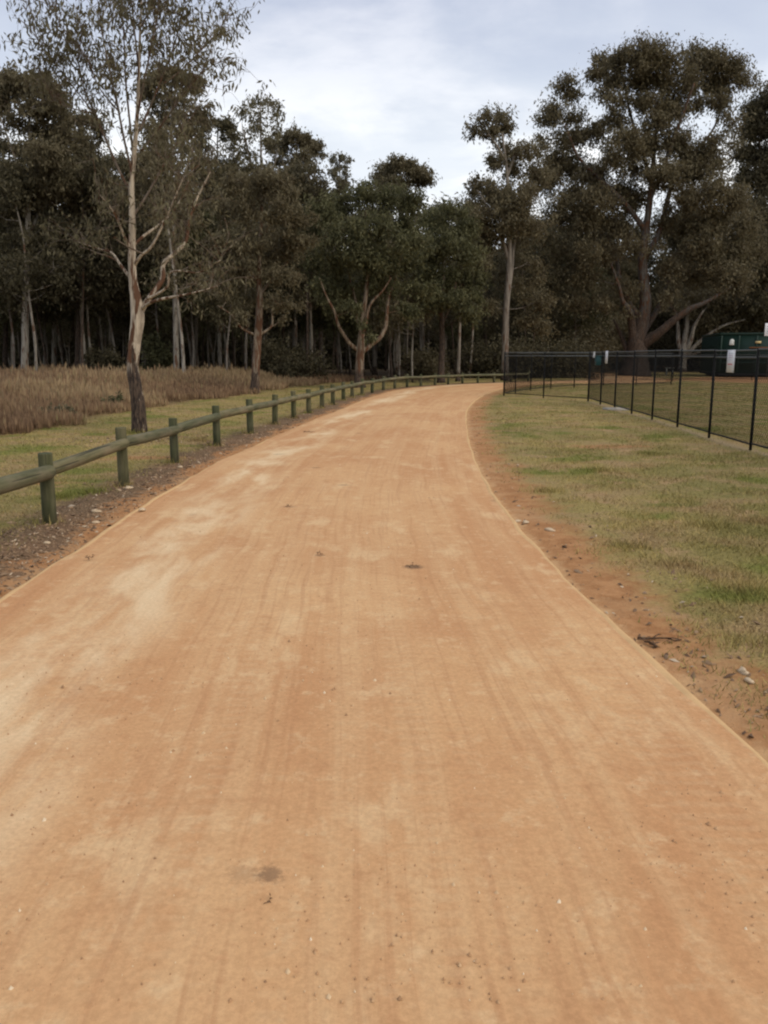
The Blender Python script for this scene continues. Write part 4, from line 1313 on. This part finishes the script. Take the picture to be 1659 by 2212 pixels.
# ------------------------------------------------------------------ black chain wire fence
def chain_panel(w, z0, z1, pitch=0.055, r=0.0034):
    """woven diagonals between two posts, local x along the run"""
    m = MB()
    h = z1 - z0
    for sgn in (1, -1):
        k = -h if sgn > 0 else 0.0
        end = w if sgn > 0 else w + h
        off = 0.0015 * sgn
        while k < end:
            if sgn > 0:
                xa, xb = max(0, k), min(w, k + h)
                za, zb = z0 + xa - k, z0 + xb - k
            else:
                xa, xb = min(w, k), max(0, k - h)
                za, zb = z0 + k - xa, z0 + k - xb
            if abs(xb - xa) > 0.01:
                a, b = np.array([xa, off, za]), np.array([xb, off, zb])
                d = unit(b - a)
                n1 = np.array([0, 1.0, 0])
                n2 = np.cross(d, n1)
                V = [a + n1 * r, a - n1 * r * .5 + n2 * r * .87, a - n1 * r * .5 - n2 * r * .87, b + n1 * r, b - n1 * r * .5 + n2 * r * .87, b - n1 * r * .5 - n2 * r * .87]
                m.add(V, np.array([[0, 1, 4, 3], [1, 2, 5, 4], [2, 0, 3, 5]]))
            k += pitch * 1.414
    return m


def wire_fence(name, label, runs, H, rail_z, end_posts=True):
    root = empty(name, (*runs[0][0], 0))
    tag(root, label, 'fence')
    O = np.array(root.location)
    post_m = {}
    done = set()
    panel = {}
    for run in runs:
        for i, p in enumerate(run):
            key = (round(p[0], 2), round(p[1], 2))
            if key in done:
                continue
            done.add(key)
            end = i in (0, len(run) - 1)
            if end not in post_m:
                m = MB()
                r = 0.030 if end else 0.024
                m.tube(np.array([[0, 0, -0.1], [0, 0, H * .5], [0, 0, H - 0.02], [0, 0, H + 0.012]]), [r, r, r, r * 0.6], 10)
                post_m[end] = m.mesh('post', M['black_steel'], True)
            o = link(bpy.data.objects.new('post', post_m[end]), root)
            o.location = np.array([p[0], p[1], ground_z(*p)]) - O
        for a, b in zip(run[:-1], run[1:]):
            a, b = np.asarray(a, float), np.asarray(b, float)
            w = np.linalg.norm(b - a)
            kw = round(w, 2)
            rz = math.atan2(b[1] - a[1], b[0] - a[0])
            if kw not in panel:
                top, mid, bot = MB(), MB(), MB()
                top.tube(np.array([[0, 0, H - 0.02], [w / 2, 0, H - 0.022], [w, 0, H - 0.02]]), 0.013, 8, cap=False)
                mid.tube(np.array([[0, 0.012, rail_z], [w, 0.012, rail_z]]), 0.016, 8, cap=False)
                bot.tube(np.array([[0, 0, 0.10], [w / 2, 0, 0.105], [w, 0, 0.10]]), 0.015, 8, cap=False)
                panel[kw] = (top.mesh('top_rail', M['rail_grey'], True), mid.mesh('middle_rail', M['rail_grey'], True), bot.mesh('bottom_rail', M['black_steel'], True),
                             chain_panel(w, 0.10, H - 0.02).mesh('wire_mesh', M['wire']))
            for nm, me in zip(('top_rail', 'middle_rail', 'bottom_rail', 'wire_mesh'), panel[kw]):
                o = link(bpy.data.objects.new(nm, me), root)
                o.location = np.array([a[0], a[1], 0.5 * (ground_z(*a) + ground_z(*b))]) - O
                o.rotation_euler = (0, 0, rz)
                if nm == 'wire_mesh':
                    o['kind'] = 'stuff'
    return root


far_run = [np.array(p, float) for p in far_pts]
wire_fence('chain_wire_fence', 'black chain wire fence of the dog run turning a corner beside the lawn', [near_run, [fence_c, 0.5 * (fence_c + fence_a), fence_a], far_run], 1.63, 1.49)
back = [np.array([p, 50.0 + 0.02 * p]) for p in np.arange(15.0, 34.0, 2.4)]
wire_fence('chain_wire_fence', 'distant black wire fence at the back of the dog run by the old gum', [back], 1.55, 1.42)


# ------------------------------------------------------------------ signs and boxes on the wire fence
def fence_point(xd):
    """point of the near run seen in the photo column xd"""
    best = None
    for t in np.linspace(-0.2, 1.6, 2000):
        p = fence_c + (fence_n - fence_c) * t
        x = CX + p[0] / (p[1] * math.cos(PITCH) + 0.1 * math.sin(PITCH)) * FOC
        if best is None or abs(x - xd) < best[0]:
            best = (abs(x - xd), p)
    return best[1]


rzf = math.atan2(fdir[1], fdir[0])
nrm = np.array([fdir[1], -fdir[0]])
if nrm[0] > 0:
    nrm = -nrm                                   # outwards, to the lawn


def fence_sign(name, label, xd, w, zt, h, lines):
    p = fence_point(xd) + nrm * 0.026
    root = empty(name, (p[0], p[1], ground_z(*p)), rzf)
    tag(root, label, 'sign', None)
    m = MB()
    m.box((0, 0, zt - h / 2), (w, 0.006, h), 0, 0.0)
    m.build('sign_board', M['white'], root)
    sg = -1 if (-math.sin(rzf) * nrm[0] + math.cos(rzf) * nrm[1]) < 0 else 1
    for z, ww, hh, mt in lines:
        q = MB()
        x = -ww / 2
        while x < ww / 2 - 0.008:                # rows of small unreadable letters
            lw = random.uniform(0.010, 0.024)
            q.box((x + lw / 2, sg * 0.0045, zt - z), (lw, 0.002, hh), 0)
            x += lw + random.choice((0.005, 0.006, 0.014))
        q.build('text_line', M[mt], root)
    for sx in (-1, 1):
        for z in (0.02, h - 0.02):
            q = MB()
            q.tube(np.array([[sx * (w / 2 - 0.02), sg * 0.002, zt - z], [sx * (w / 2 - 0.02), sg * 0.006, zt - z]]), 0.007, 8)
            q.build('bolt', M['rail_grey'], root)
    return root


fence_sign('fence_sign', 'white upright sign with red and grey print hung on the wire fence before the container', 1582, 0.36, 1.63, 0.385,
           [(0.06, 0.20, 0.010, 'grey_print'), (0.095, 0.22, 0.012, 'pink'), (0.13, 0.20, 0.012, 'pink'), (0.17, 0.16, 0.008, 'grey_print'), (0.245, 0.24, 0.018, 'red'), (0.29, 0.14, 0.007, 'grey_print')])
fence_sign('fence_sign', 'plain white upright sign on the wire fence near its corner post', 1312, 0.34, 1.64, 0.37, [(0.10, 0.18, 0.01, 'grey_print'), (0.2, 0.2, 0.012, 'pink')])
p = fence_point(1300) + nrm * 0.11
o = empty('dispenser_box', (p[0], p[1], ground_z(*p)), rzf)
tag(o, 'dark teal box fixed to the wire fence beside the plain white sign', 'box')
m = MB()
m.box((0, 0, 1.34), (0.26, 0.16, 0.27), 0, 0.015)
m.build('box_body', M['teal'], o)
m = MB()
m.box((0, 0, 1.488), (0.29, 0.19, 0.024), 0, 0.006)
m.build('lid', M['teal'], o)
m = MB()
m.box((0, -0.084, 1.30), (0.14, 0.006, 0.05))
m.build('slot_plate', M['rail_grey'], o)
p = fence_point(1285) + nrm * 0.03
o = empty('notice', (p[0], p[1], ground_z(*p)), rzf)
tag(o, 'small crumpled white notice tied on the wire fence left of the teal box', 'notice')
m = MB()
ww = np.linspace(-0.15, 0.15, 6)
V = [[x, 0.015 * math.sin(i * 2.1) + z_ * 0, 1.62 - z_ * (0.17 + 0.03 * math.cos(i * 1.7))] for z_ in (0, 0.5, 1) for i, x in enumerate(ww)]
V2 = [[x, y + 0.004, z] for x, y, z in V]
F = [[r * 6 + c, r * 6 + c + 1, r * 6 + c + 7, r * 6 + c + 6] for r in range(2) for c in range(5)]
m.add(V, F)
m.add(V2, [f[::-1] for f in F])
m.build('paper', M['white'], o)
m = MB()
for sx in (-0.1, 0.1):
    m.tube(np.array([[sx, -0.01, 1.60], [sx, 0.02, 1.61]]), 0.004, 6)
m.build('tie', M['rail_grey'], o)

# pale slab at the foot of the fence
p = G(1322, 886)
o = empty('drain_slab', (p[0] + 0.1, p[1], ground_z(p[0], p[1])), 0.1)
tag(o, 'pale flat concrete slab lying at the foot of the wire fence', 'slab')
m = MB()
m.box((0, 0, 0.015), (0.62, 0.45, 0.07), 0, 0.012)
m.build('slab_body', M['concrete'], o)
m = MB()
m.box((0.05, 0, 0.054), (0.34, 0.26, 0.012), 0, 0.004)
m.build('cover', M['concrete'], o)

# ------------------------------------------------------------------ green container
c0 = np.array([23.15, 58.0])
cd = unit(np.array([1.75, 8.0]))
cf = np.array([cd[1], -cd[0]])
rzc = math.atan2(cf[1], cf[0])
o = empty('container', (*c0, 0), rzc)
tag(o, 'big dark green steel container with ribbed walls standing on orange earth', 'container')
LX, LY, LH, z0 = 7.0, 8.2, 2.95, 0.22
m = MB()
m.box((LX / 2, LY / 2, z0 + (LH - z0) / 2), (LX - 0.1, LY - 0.1, LH - z0 - 0.06))
m.build('wall_panel', M['container'], o)
m = MB()
m.box((LX / 2, LY / 2, LH), (LX + 0.04, LY + 0.04, 0.14), 0, 0.03)
m.build('top_frame', M['container'], o)
m = MB()
m.box((LX / 2, LY / 2, z0 - 0.02), (LX, LY, 0.16), 0, 0.02)
m.build('base_frame', M['container_dark'], o)
for x in (0.6, LX - 0.6):
    m = MB()
    m.box((x, LY / 2, 0.06), (0.3, LY - 0.3, 0.2))
    m.build('skid', M['container_dark'], o)
rib = MB()
rib.box((0, 0, 0), (0.14, 0.10, LH - z0 - 0.24), 0, 0.02)
rib_me = rib.mesh('rib', M['container'])
for k in range(7):
    q = link(bpy.data.objects.new('rib', rib_me), o)
    q.location = (0.08 + k * 1.14, 0.0, z0 + (LH - z0) / 2)
nrib = MB()
nrib.box((0, 0, 0), (0.08, 0.12, LH - z0 - 0.24), 0, 0.015)
nrib_me = nrib.mesh('rib', M['container'])
for k in range(20):
    q = link(bpy.data.objects.new('rib', nrib_me), o)
    q.location = (0.0, 0.3 + k * 0.40, z0 + (LH - z0) / 2)
m = MB()
m.box((LX / 2 + 0.8, -0.012, 2.02), (LX - 2.2, 0.09, 0.10), 0, 0.015)
m.build('waist_bar', M['rust'], o)
m = MB()
m.box((LX / 2, -0.0, 1.0), (LX - 0.3, 0.08, 0.09), 0, 0.015)
m.build('waist_bar', M['container'], o)
m = MB()
m.box((2.45, -0.005, 2.38), (0.36, 0.10, 0.15))
m.build('sticker', M['yellow'], o)
m = MB()
m.box((0.75, -0.03, 2.32), (0.30, 0.08, 0.26), 0, 0.02)
a_ = np.linspace(0, PI, 10)
V = [[0.75 + 0.15 * math.cos(t), y, 2.45 + 0.15 * math.sin(t)] for y in (-0.07, 0.01) for t in a_]
F = [list(range(9, -1, -1)), list(range(10, 20))] + [[i, i + 1, i + 11, i + 10] for i in range(9)]
m.add(V, F)
m.build('round_topped_plate', M['offwhite'], o)
m = MB()
for z in (0.95, 0.6):
    m.box((3.32, -0.03, z), (0.18, 0.06, 0.16), 0, 0.02)
m.build('latch_plate', M['offwhite'], o)
# sign standing behind the container at the picture's right edge
ps = P(1662, 722, 62)
o = empty('pole_sign', (ps[0], 55.5, 0), 0.1)
tag(o, 'white square sign on a thin pole at the right edge above the container', 'sign')
q = P(1662, 712, 55.5)
o.location[0] = q[0] + 0.1
m = MB()
m.tube(np.array([[0, 0.03, -0.1], [0, 0.03, q[2] + 0.45]]), 0.03, 10)
m.build('pole', M['rail_grey'], o)
m = MB()
m.box((0, -0.012, q[2]), (0.85, 0.02, 0.82), 0, 0.006)
m.build('sign_board', M['white'], o)
m = MB()
for z in (0.2, 0.05, -0.1, -0.22):
    m.box((0, -0.0245, q[2] + z), (0.6, 0.003, 0.05))
m.build('text_line', M['grey_print'], o)
# bench with white frames
pb = P(1411, 806, 64)
o = empty('park_bench', (pb[0], 64, 0), 0.05)
tag(o, 'low park bench with white end frames under the huge old gum', 'bench')
for x in (-1.1, 1.25):
    m = MB()
    m.box((x - 0.22, 0, 0.24), (0.10, 0.09, 0.52))
    m.box((x + 0.22, 0, 0.24), (0.10, 0.09, 0.52))
    m.box((x, 0, 0.545), (0.70, 0.10, 0.10), 0, 0.01)
    m.build('end_frame', M['offwhite'], o)
for k in range(3):
    m = MB()
    m.box((0.07, -0.16 + k * 0.16, 0.62), (3.2, 0.13, 0.045), 0, 0.008)
    m.build('plank', M['twig'], o)

# ------------------------------------------------------------------ grass
def blades(mb, X, Y, rng, hmin, hmax, w0, lean=0.5, tint=None, zoff=-0.004):
    n = len(X)
    Z = ground_zs(X, Y) + zoff
    h = rng.uniform(hmin, hmax, n) * np.ones(n)
    a = rng.uniform(0, 2 * PI, n)
    d = np.stack([np.cos(a), np.sin(a), 0 * a], 1)
    b = rng.uniform(0, 2 * PI, n)
    ln = np.stack([np.cos(b), np.sin(b), 0 * b], 1) * (h * lean * rng.uniform(0.2, 1.3, n))[:, None]
    w = w0 * (1 + np.hypot(X, Y) / 9.0)
    B = np.stack([X, Y, Z], 1)
    up = np.stack([0 * h, 0 * h, h], 1)
    V = np.stack([B - d * w[:, None], B + d * w[:, None], B + ln + up], 1).reshape(-1, 3)
    t = rng.uniform(0, 1, n) if tint is None else tint
    mb.add(V, np.arange(3 * n).reshape(n, 3), np.repeat(t, 3))


def scatter(n, xr, y0, y1, rng, power=1.5):
    """points over the ground, thinner with distance"""
    u = rng.random(n)
    e = 2 - power
    Y = (y0 ** e + u * (y1 ** e - y0 ** e)) ** (1 / e)
    X = rng.uniform(xr[0], xr[1], n) * Y
    return X, Y


rg = np.random.default_rng(88)
X, Y = scatter(330000, (-0.02, 0.56), 2.6, 46, rg, 1.75)
l_, r_ = on_path(X, Y)
nz = 0.9 * (vnoise(X, Y, 1.1, 8) - 0.5) + 0.5 * (vnoise(X, Y, 4.2, 9) - 0.5)
pr = np.clip((r_ + nz * 0.9 - 0.20) / 0.65, 0, 1) ** 1.4
pr *= 0.20 + 0.80 * np.clip((vnoise(X, Y, 2.3, 12) - 0.30) * 2.6, 0, 1) * (0.5 + 0.5 * vnoise(X, Y, 7.0, 14))
fdist, _s = sd_poly(X, Y, fence_line)
pr *= np.clip((fdist - 0.05) / 0.25, 0.25, 1)
k = (rg.random(len(X)) < pr) & (r_ > 0.10) & (l_ < 0)
mb = MB()
blades(mb, X[k], Y[k], rg, 0.014, 0.050, 0.0022, 1.1)
X, Y = scatter(150000, (-0.62, 0.06), 4.6, 52, rg, 1.75)
l_, r_ = on_path(X, Y)
f_ = field_value(X, Y)
nz = 0.7 * (vnoise(X, Y, 1.3, 18) - 0.5) + 0.5 * (vnoise(X, Y, 4.0, 19) - 0.5)
pr = np.clip((l_ + nz * 0.8 - 0.60) / 0.5, 0, 1) ** 1.3
k = (rg.random(len(X)) < pr) & (f_ < 0.6) & (l_ > 0.25) & (r_ < 0)
blades(mb, X[k], Y[k], rg, 0.014, 0.05, 0.0022, 1.1)
# a few greener tufts
for (px, py) in ((1620, 1280), (1640, 1400), (1460, 1220), (1405, 985), (1540, 1140), (1640, 1130), (1360, 1180), (130, 1075), (200, 1065), (430, 955), (1290, 1020), (1180, 1060)):
    c = G(px, py)
    n = 260
    blades(mb, c[0] + rg.normal(size=n) * 0.10, c[1] + rg.normal(size=n) * 0.10, rg, 0.03, 0.085, 0.0022, 0.8)
for p in posts_xy:
    n = 90
    a = rg.uniform(0, 6.28, n)
    r = 0.07 + np.abs(rg.normal(size=n)) * 0.05
    blades(mb, p[0] + np.cos(a) * r - 0.03, p[1] + np.sin(a) * r, rg, 0.03, 0.12, 0.0020, 0.6)
n = 260
a = rg.uniform(0, 6.28, n)
r = 0.17 + np.abs(rg.normal(size=n)) * 0.12
blades(mb, hb[0] + np.cos(a) * r, hb[1] + np.sin(a) * r, rg, 0.03, 0.13, 0.0022, 0.7)
tag(mb.build('lawn_grass', M['blade'], None, False, 'tint'), kind='stuff')

# tall dry grass
mb = MB()
X, Y = scatter(400000, (-0.60, 0.14), 14.5, 62, rg, 1.3)
f_ = field_value(X, Y)
l_, r_ = on_path(X, Y)
k = (f_ + 1.6 * (vnoise(X, Y, 0.45, 31) - 0.5) + 1.0 * (vnoise(X, Y, 2.2, 32) - 0.5) > 0.12) & (l_ > 1.2) & (Y < 52 + 0 * X)
X, Y, f_ = X[k], Y[k], f_[k]
n = len(X)
pn = vnoise(X, Y, 0.28, 33)
pm = vnoise(X, Y, 1.0, 34)
H = (0.16 + 0.47 * np.clip(f_ / 4.5, 0, 1)) * (0.60 + 0.45 * pn + 0.40 * pm) * rg.uniform(0.35, 1.0, n) * np.where(rg.random(n) < 0.06, 1.35, 1.0) * np.where(X > -6, 0.78, 1.0)
H *= np.clip(1.0 - (X + 2) / 9.0, 0.45, 1.0)
Z = ground_zs(X, Y) - 0.01
pq = vnoise(X, Y, 0.11, 36)
tint = np.clip(0.02 + 0.50 * pn + 0.30 * (pm - 0.5) + 0.45 * pq + rg.normal(size=n) * 0.15, 0, 0.85)
tint = np.where(rg.random(n) < 0.03 + 0.10 * (vnoise(X, Y, 0.5, 40) > 0.72), 0.98, tint)
a = rg.uniform(0, 2 * PI, n)
d = np.stack([np.cos(a), np.sin(a), 0 * a], 1)
b = rg.uniform(0, 2 * PI, n)
ln = np.stack([np.cos(b), np.sin(b), 0 * b], 1) * (H * rg.gamma(2.0, 0.17, n))[:, None]
w = (0.0020 * (1 + Y / 16))[:, None]
B = np.stack([X, Y, Z], 1)
up = np.stack([0 * H, 0 * H, H], 1)
m1 = B + up * 0.55 + ln * 0.35
tp = B + up + ln
V = np.stack([B - d * w, B + d * w, m1 + d * w * 0.8, tp, m1 - d * w * 0.8], 1).reshape(-1, 3)
mb.add(V, np.arange(5 * n).reshape(n, 5), np.repeat(tint, 5))
hd = rg.random(n) < 0.38                        # seed heads
q = tp[hd]
hh = 0.11 * (1 + Y[hd] / 60)
s = d[hd] * (0.013 * (1 + Y[hd] / 22))[:, None]
e = np.stack([0 * hh, 0 * hh, hh], 1)
V = np.stack([q - e * .4, q + s + e * .1, q + e, q - s + e * .1], 1).reshape(-1, 3)
mb.add(V, np.arange(4 * len(q)).reshape(-1, 4), np.repeat(np.clip(tint[hd] - 0.05, 0, 1), 4))
tag(mb.build('tall_grass', M['dry_grass'], None, False, 'tint'), kind='stuff')


# ------------------------------------------------------------------ stones, twigs, litter
def rock(name, label, px, py, s, seed, mat, flat=0.5, group=None, cat='stone'):
    c = G(px, py)
    z = ground_z(c[0], c[1])
    l1, r1 = on_path(np.array([c[0]]), np.array([c[1]]))
    if max(l1[0], r1[0]) < 0:
        z = 0.03
    rg = np.random.default_rng(seed)
    m = MB()
    V, F = [], []
    nu, nv = 8, 5
    for j in range(nv + 1):
        ph = PI * j / nv
        for i in range(nu):
            th = 2 * PI * i / nu
            V.append([math.sin(ph) * math.cos(th), math.sin(ph) * math.sin(th), math.cos(ph)])
    V = np.array(V)
    off = rg.normal(size=3) * 5
    f = 1 + 0.28 * np.sin(V @ rg.normal(size=(3, 1)) * 2.2 + off[0])[:, 0] + 0.16 * np.sin(V @ rg.normal(size=(3, 1)) * 4 + off[1])[:, 0]
    V = V * f[:, None] * np.array([1.25, 0.8, flat]) * s * 0.36
    F = np.array([[j * nu + i, j * nu + (i + 1) % nu, (j + 1) * nu + (i + 1) % nu, (j + 1) * nu + i] for j in range(nv) for i in range(nu)])
    m.add(V, F)
    o = m.build(name, mat)
    o.location = (c[0], c[1], z + s * flat * 0.16)
    o.rotation_euler = (0, 0, rg.uniform(0, 6.28))
    tag(o, label, cat, group)
    return o


big_stones = [(1606, 1455, 0.085, 'flat cream stone farthest up the right verge pair near the picture edge'), (1617, 1474, 0.075, 'flat cream stone just below its twin by the right verge'),
              (1135, 1128, 0.10, 'pale stone by the right path edge half way up the path'), (1118, 1125, 0.08, 'small pale stone touching the right path edge half way up'),
              (1190, 1145, 0.11, 'pale chalky stone at the border of dirt and lawn on the right'),
              (306, 1102 + 7, 0.10, 'pale stone beside the left path edge between the first and second fence posts'), (208, 1106, 0.11, 'pale angular stone on the mulch right of the nearest fence post'),
              (278, 1056, 0.15, 'pale flat stone at the foot of the second fence post'), (206, 1128, 0.09, 'pale stone on the left mulch just below the angular stone'),
              (182, 1138, 0.08, 'small pale stone low on the left mulch by the path edge'), (390, 1008, 0.09, 'pale stone at the foot of the third fence post'),
              (103, 1172, 0.075, 'small pale stone in the dirt below the nearest fence post')]
for i, (px, py, s, lab) in enumerate(big_stones):
    rock('stone', lab, px, py, s, 500 + i, M['stone'], 0.42, 'pale stones on the verges')
rock('dark_stone', 'small black stone on the right dirt verge', 1220, 1181, 0.06, 531, M['twig'], 0.5)
rock('dark_stone', 'small dark pebble alone on the lower right of the path', 1204, 1770, 0.018, 532, M['twig'], 0.7)


def stick(name, label, px, py, ln, rz, seed, r=0.006, forks=2):
    c = G(px, py)
    l1, r1 = on_path(np.array([c[0]]), np.array([c[1]]))
    z = (ground_z(c[0], c[1]) if max(l1[0], r1[0]) > 0 else 0.045) + r
    rg = np.random.default_rng(seed)
    root = empty(name, (c[0], c[1], z), rz)
    tag(root, label, 'twig')
    m = MB()
    p = np.stack([np.linspace(-ln / 2, ln / 2, 7), rg.normal(size=7) * ln * 0.03, np.abs(rg.normal(size=7)) * 0.006], 1)
    m.tube(p, np.linspace(r, r * 0.45, 7), 6)
    for k in range(forks):
        a = p[2 + k * 2]
        e = a + np.array([ln * 0.22, ln * 0.18 * (-1) ** k, 0.012])
        m.tube(np.stack([a, (a + e) / 2 + [0, 0, 0.004], e]), [r * 0.7, r * 0.5, r * 0.3], 5)
    m.build('stem', M['twig'], root)
    q = MB()
    nl = 7
    C = p[rg.integers(0, 7, nl)] + rg.normal(size=(nl, 3)) * [ln * .08, ln * .08, 0.004]
    C[:, 2] = np.abs(C[:, 2]) + 0.006
    for cc in C:
        a = rg.uniform(0, 6.28)
        u = np.array([math.cos(a), math.sin(a), rg.normal() * 0.25])
        v = np.array([-math.sin(a), math.cos(a), rg.normal() * 0.3])
        l2, w2 = min(0.5 * ln, rg.uniform(0.03, 0.06)), min(0.08 * ln, rg.uniform(0.006, 0.011))
        q.add([cc, cc + u * l2 * .5 + v * w2, cc + u * l2, cc + u * l2 * .5 - v * w2], [[0, 1, 2, 3]])
    q.build('dead_leaves', M['dead_leaf'], root)
    return root


stick('fallen_twig', 'broken twig with dead leaves on the right dirt verge', 1425, 1380, 0.24, -0.1, 601, 0.007)
stick('fallen_twig', 'short stub of bark beside the broken twig on the right dirt verge', 1405, 1391, 0.10, 1.9, 602, 0.009, 1)
stick('fallen_twig', 'small dark leaf spray lying mid path at the middle of the picture', 894, 1237, 0.075, 0.1, 603, 0.002, 1)
stick('fallen_twig', 'thin dark twig near the left edge of the far path', 668, 939, 0.22, 0.1, 604, 0.006, 1)
stick('fallen_twig', 'thin short twig in the lower middle of the path', 578, 1982, 0.024, 0.9, 605, 0.0010, 0)
stick('fallen_twig', 'dead leaf sprig on the path level with the nearest fence post', 624, 1104, 0.06, 0.2, 606, 0.002, 1)
stick('fallen_twig', 'dark sprig on the upper left path below the third fence post', 195, 1218, 0.07, 0.4, 607, 0.002, 1)
stick('fallen_twig', 'dark sprig on the path a little left of the middle', 692, 1210, 0.045, 0.4, 608, 0.002, 1)

# loose chips, bark litter and pebbles along both verges, uncountable
mb = MB()
rg = np.random.default_rng(91)
X, Y = scatter(90000, (-0.56, 0.1), 4.2, 34, rg, 1.6)
l_, r_ = on_path(X, Y)
k = (l_ > 0.06) & (r_ < 0) & (rg.random(len(X)) < np.exp(-((l_ - 0.45) / 0.38) ** 2))
X2, Y2 = scatter(14000, (0.0, 0.56), 2.6, 26, rg, 1.6)
l2, r2 = on_path(X2, Y2)
k2 = (r2 > 0.05) & (l2 < 0) & (rg.random(len(X2)) < 0.35 * np.exp(-((r2 - 0.35) / 0.4) ** 2))
_h = G(325, 953)
X3, Y3 = _h[0] + rg.normal(size=1500) * 0.75, _h[1] + rg.normal(size=1500) * 0.45
for XX, YY in ((X[k], Y[k]), (X2[k2], Y2[k2]), (X3, Y3)):
    n = len(XX)
    Z = ground_zs(XX, YY) + 0.004
    c = np.stack([XX, YY, Z], 1)
    a = rg.uniform(0, 6.28, n)
    s = np.minimum(rg.gamma(1.5, 0.0042, n) + 0.003, 0.03)
    u = np.stack([np.cos(a), np.sin(a), rg.normal(size=n) * .3], 1) * (s * rg.uniform(0.9, 2.2, n))[:, None]
    v = np.stack([-np.sin(a), np.cos(a), rg.normal(size=n) * .4], 1) * (s * 0.6)[:, None]
    h = np.stack([0 * s, 0 * s, s * 0.7], 1)
    V = np.stack([c - u, c + v, c + u, c - v, c + h], 1).reshape(-1, 3)
    i = np.arange(n)[:, None] * 5
    F = np.concatenate([i + np.array([[0, 3, 4]]), i + np.array([[3, 2, 4]]), i + np.array([[2, 1, 4]]), i + np.array([[1, 0, 4]])])
    mb.add(V, F, np.repeat(rg.random(n), 5))
mb2 = MB()
X, Y = scatter(4200, (-0.62, 0.62), 1.7, 16, rg, 1.9)
l_, r_ = on_path(X, Y)
k = (l_ < -0.03) & (r_ < -0.03) & (Y > 1.2)
X, Y = X[k], Y[k]
n = len(X)
fr = np.clip(0.5 + (-l_[k] + r_[k]) / (-(l_[k] + r_[k])) * 0.5, 0, 1)
zc = 0.012 + 0.035 * (1 - (2 * fr - 1) ** 2) - 0.002
c = np.stack([X, Y, zc], 1)
a = rg.uniform(0, 6.28, n)
sz = np.minimum(0.0012 + rg.gamma(1.3, 0.0013, n), 0.008)
u = np.stack([np.cos(a), np.sin(a), 0 * a], 1) * sz[:, None] * 1.3
v = np.stack([-np.sin(a), np.cos(a), 0 * a], 1) * sz[:, None]
V = np.stack([c - u, c + v, c + u, c - v, c + np.stack([0 * sz, 0 * sz, sz * 1.1 + 0.004], 1)], 1).reshape(-1, 3)
i = np.arange(n)[:, None] * 5
mb2.add(V, np.concatenate([i + np.array([[0, 3, 4]]), i + np.array([[3, 2, 4]]), i + np.array([[2, 1, 4]]), i + np.array([[1, 0, 4]])]), np.repeat(rg.random(n), 5))
M['grit'] = leaf_mat('grit', [(0.0, (0.27, 0.155, 0.080)), (0.15, (0.38, 0.21, 0.10)), (0.7, (0.46, 0.27, 0.135)), (0.9, (0.60, 0.42, 0.24)), (1.0, (0.72, 0.58, 0.40))], 0.0)
tag(mb2.build('path_grit', M['grit'], None, False, 'tint'), kind='stuff')
M['litter'] = leaf_mat('litter', [(0.0, (0.10, 0.056, 0.030)), (0.45, (0.20, 0.122, 0.066)), (0.90, (0.32, 0.21, 0.120)), (0.95, (0.44, 0.33, 0.22)), (1.0, (0.50, 0.40, 0.28))], 0.0)
tag(mb.build('verge_litter', M['litter'], None, False, 'tint'), kind='stuff')
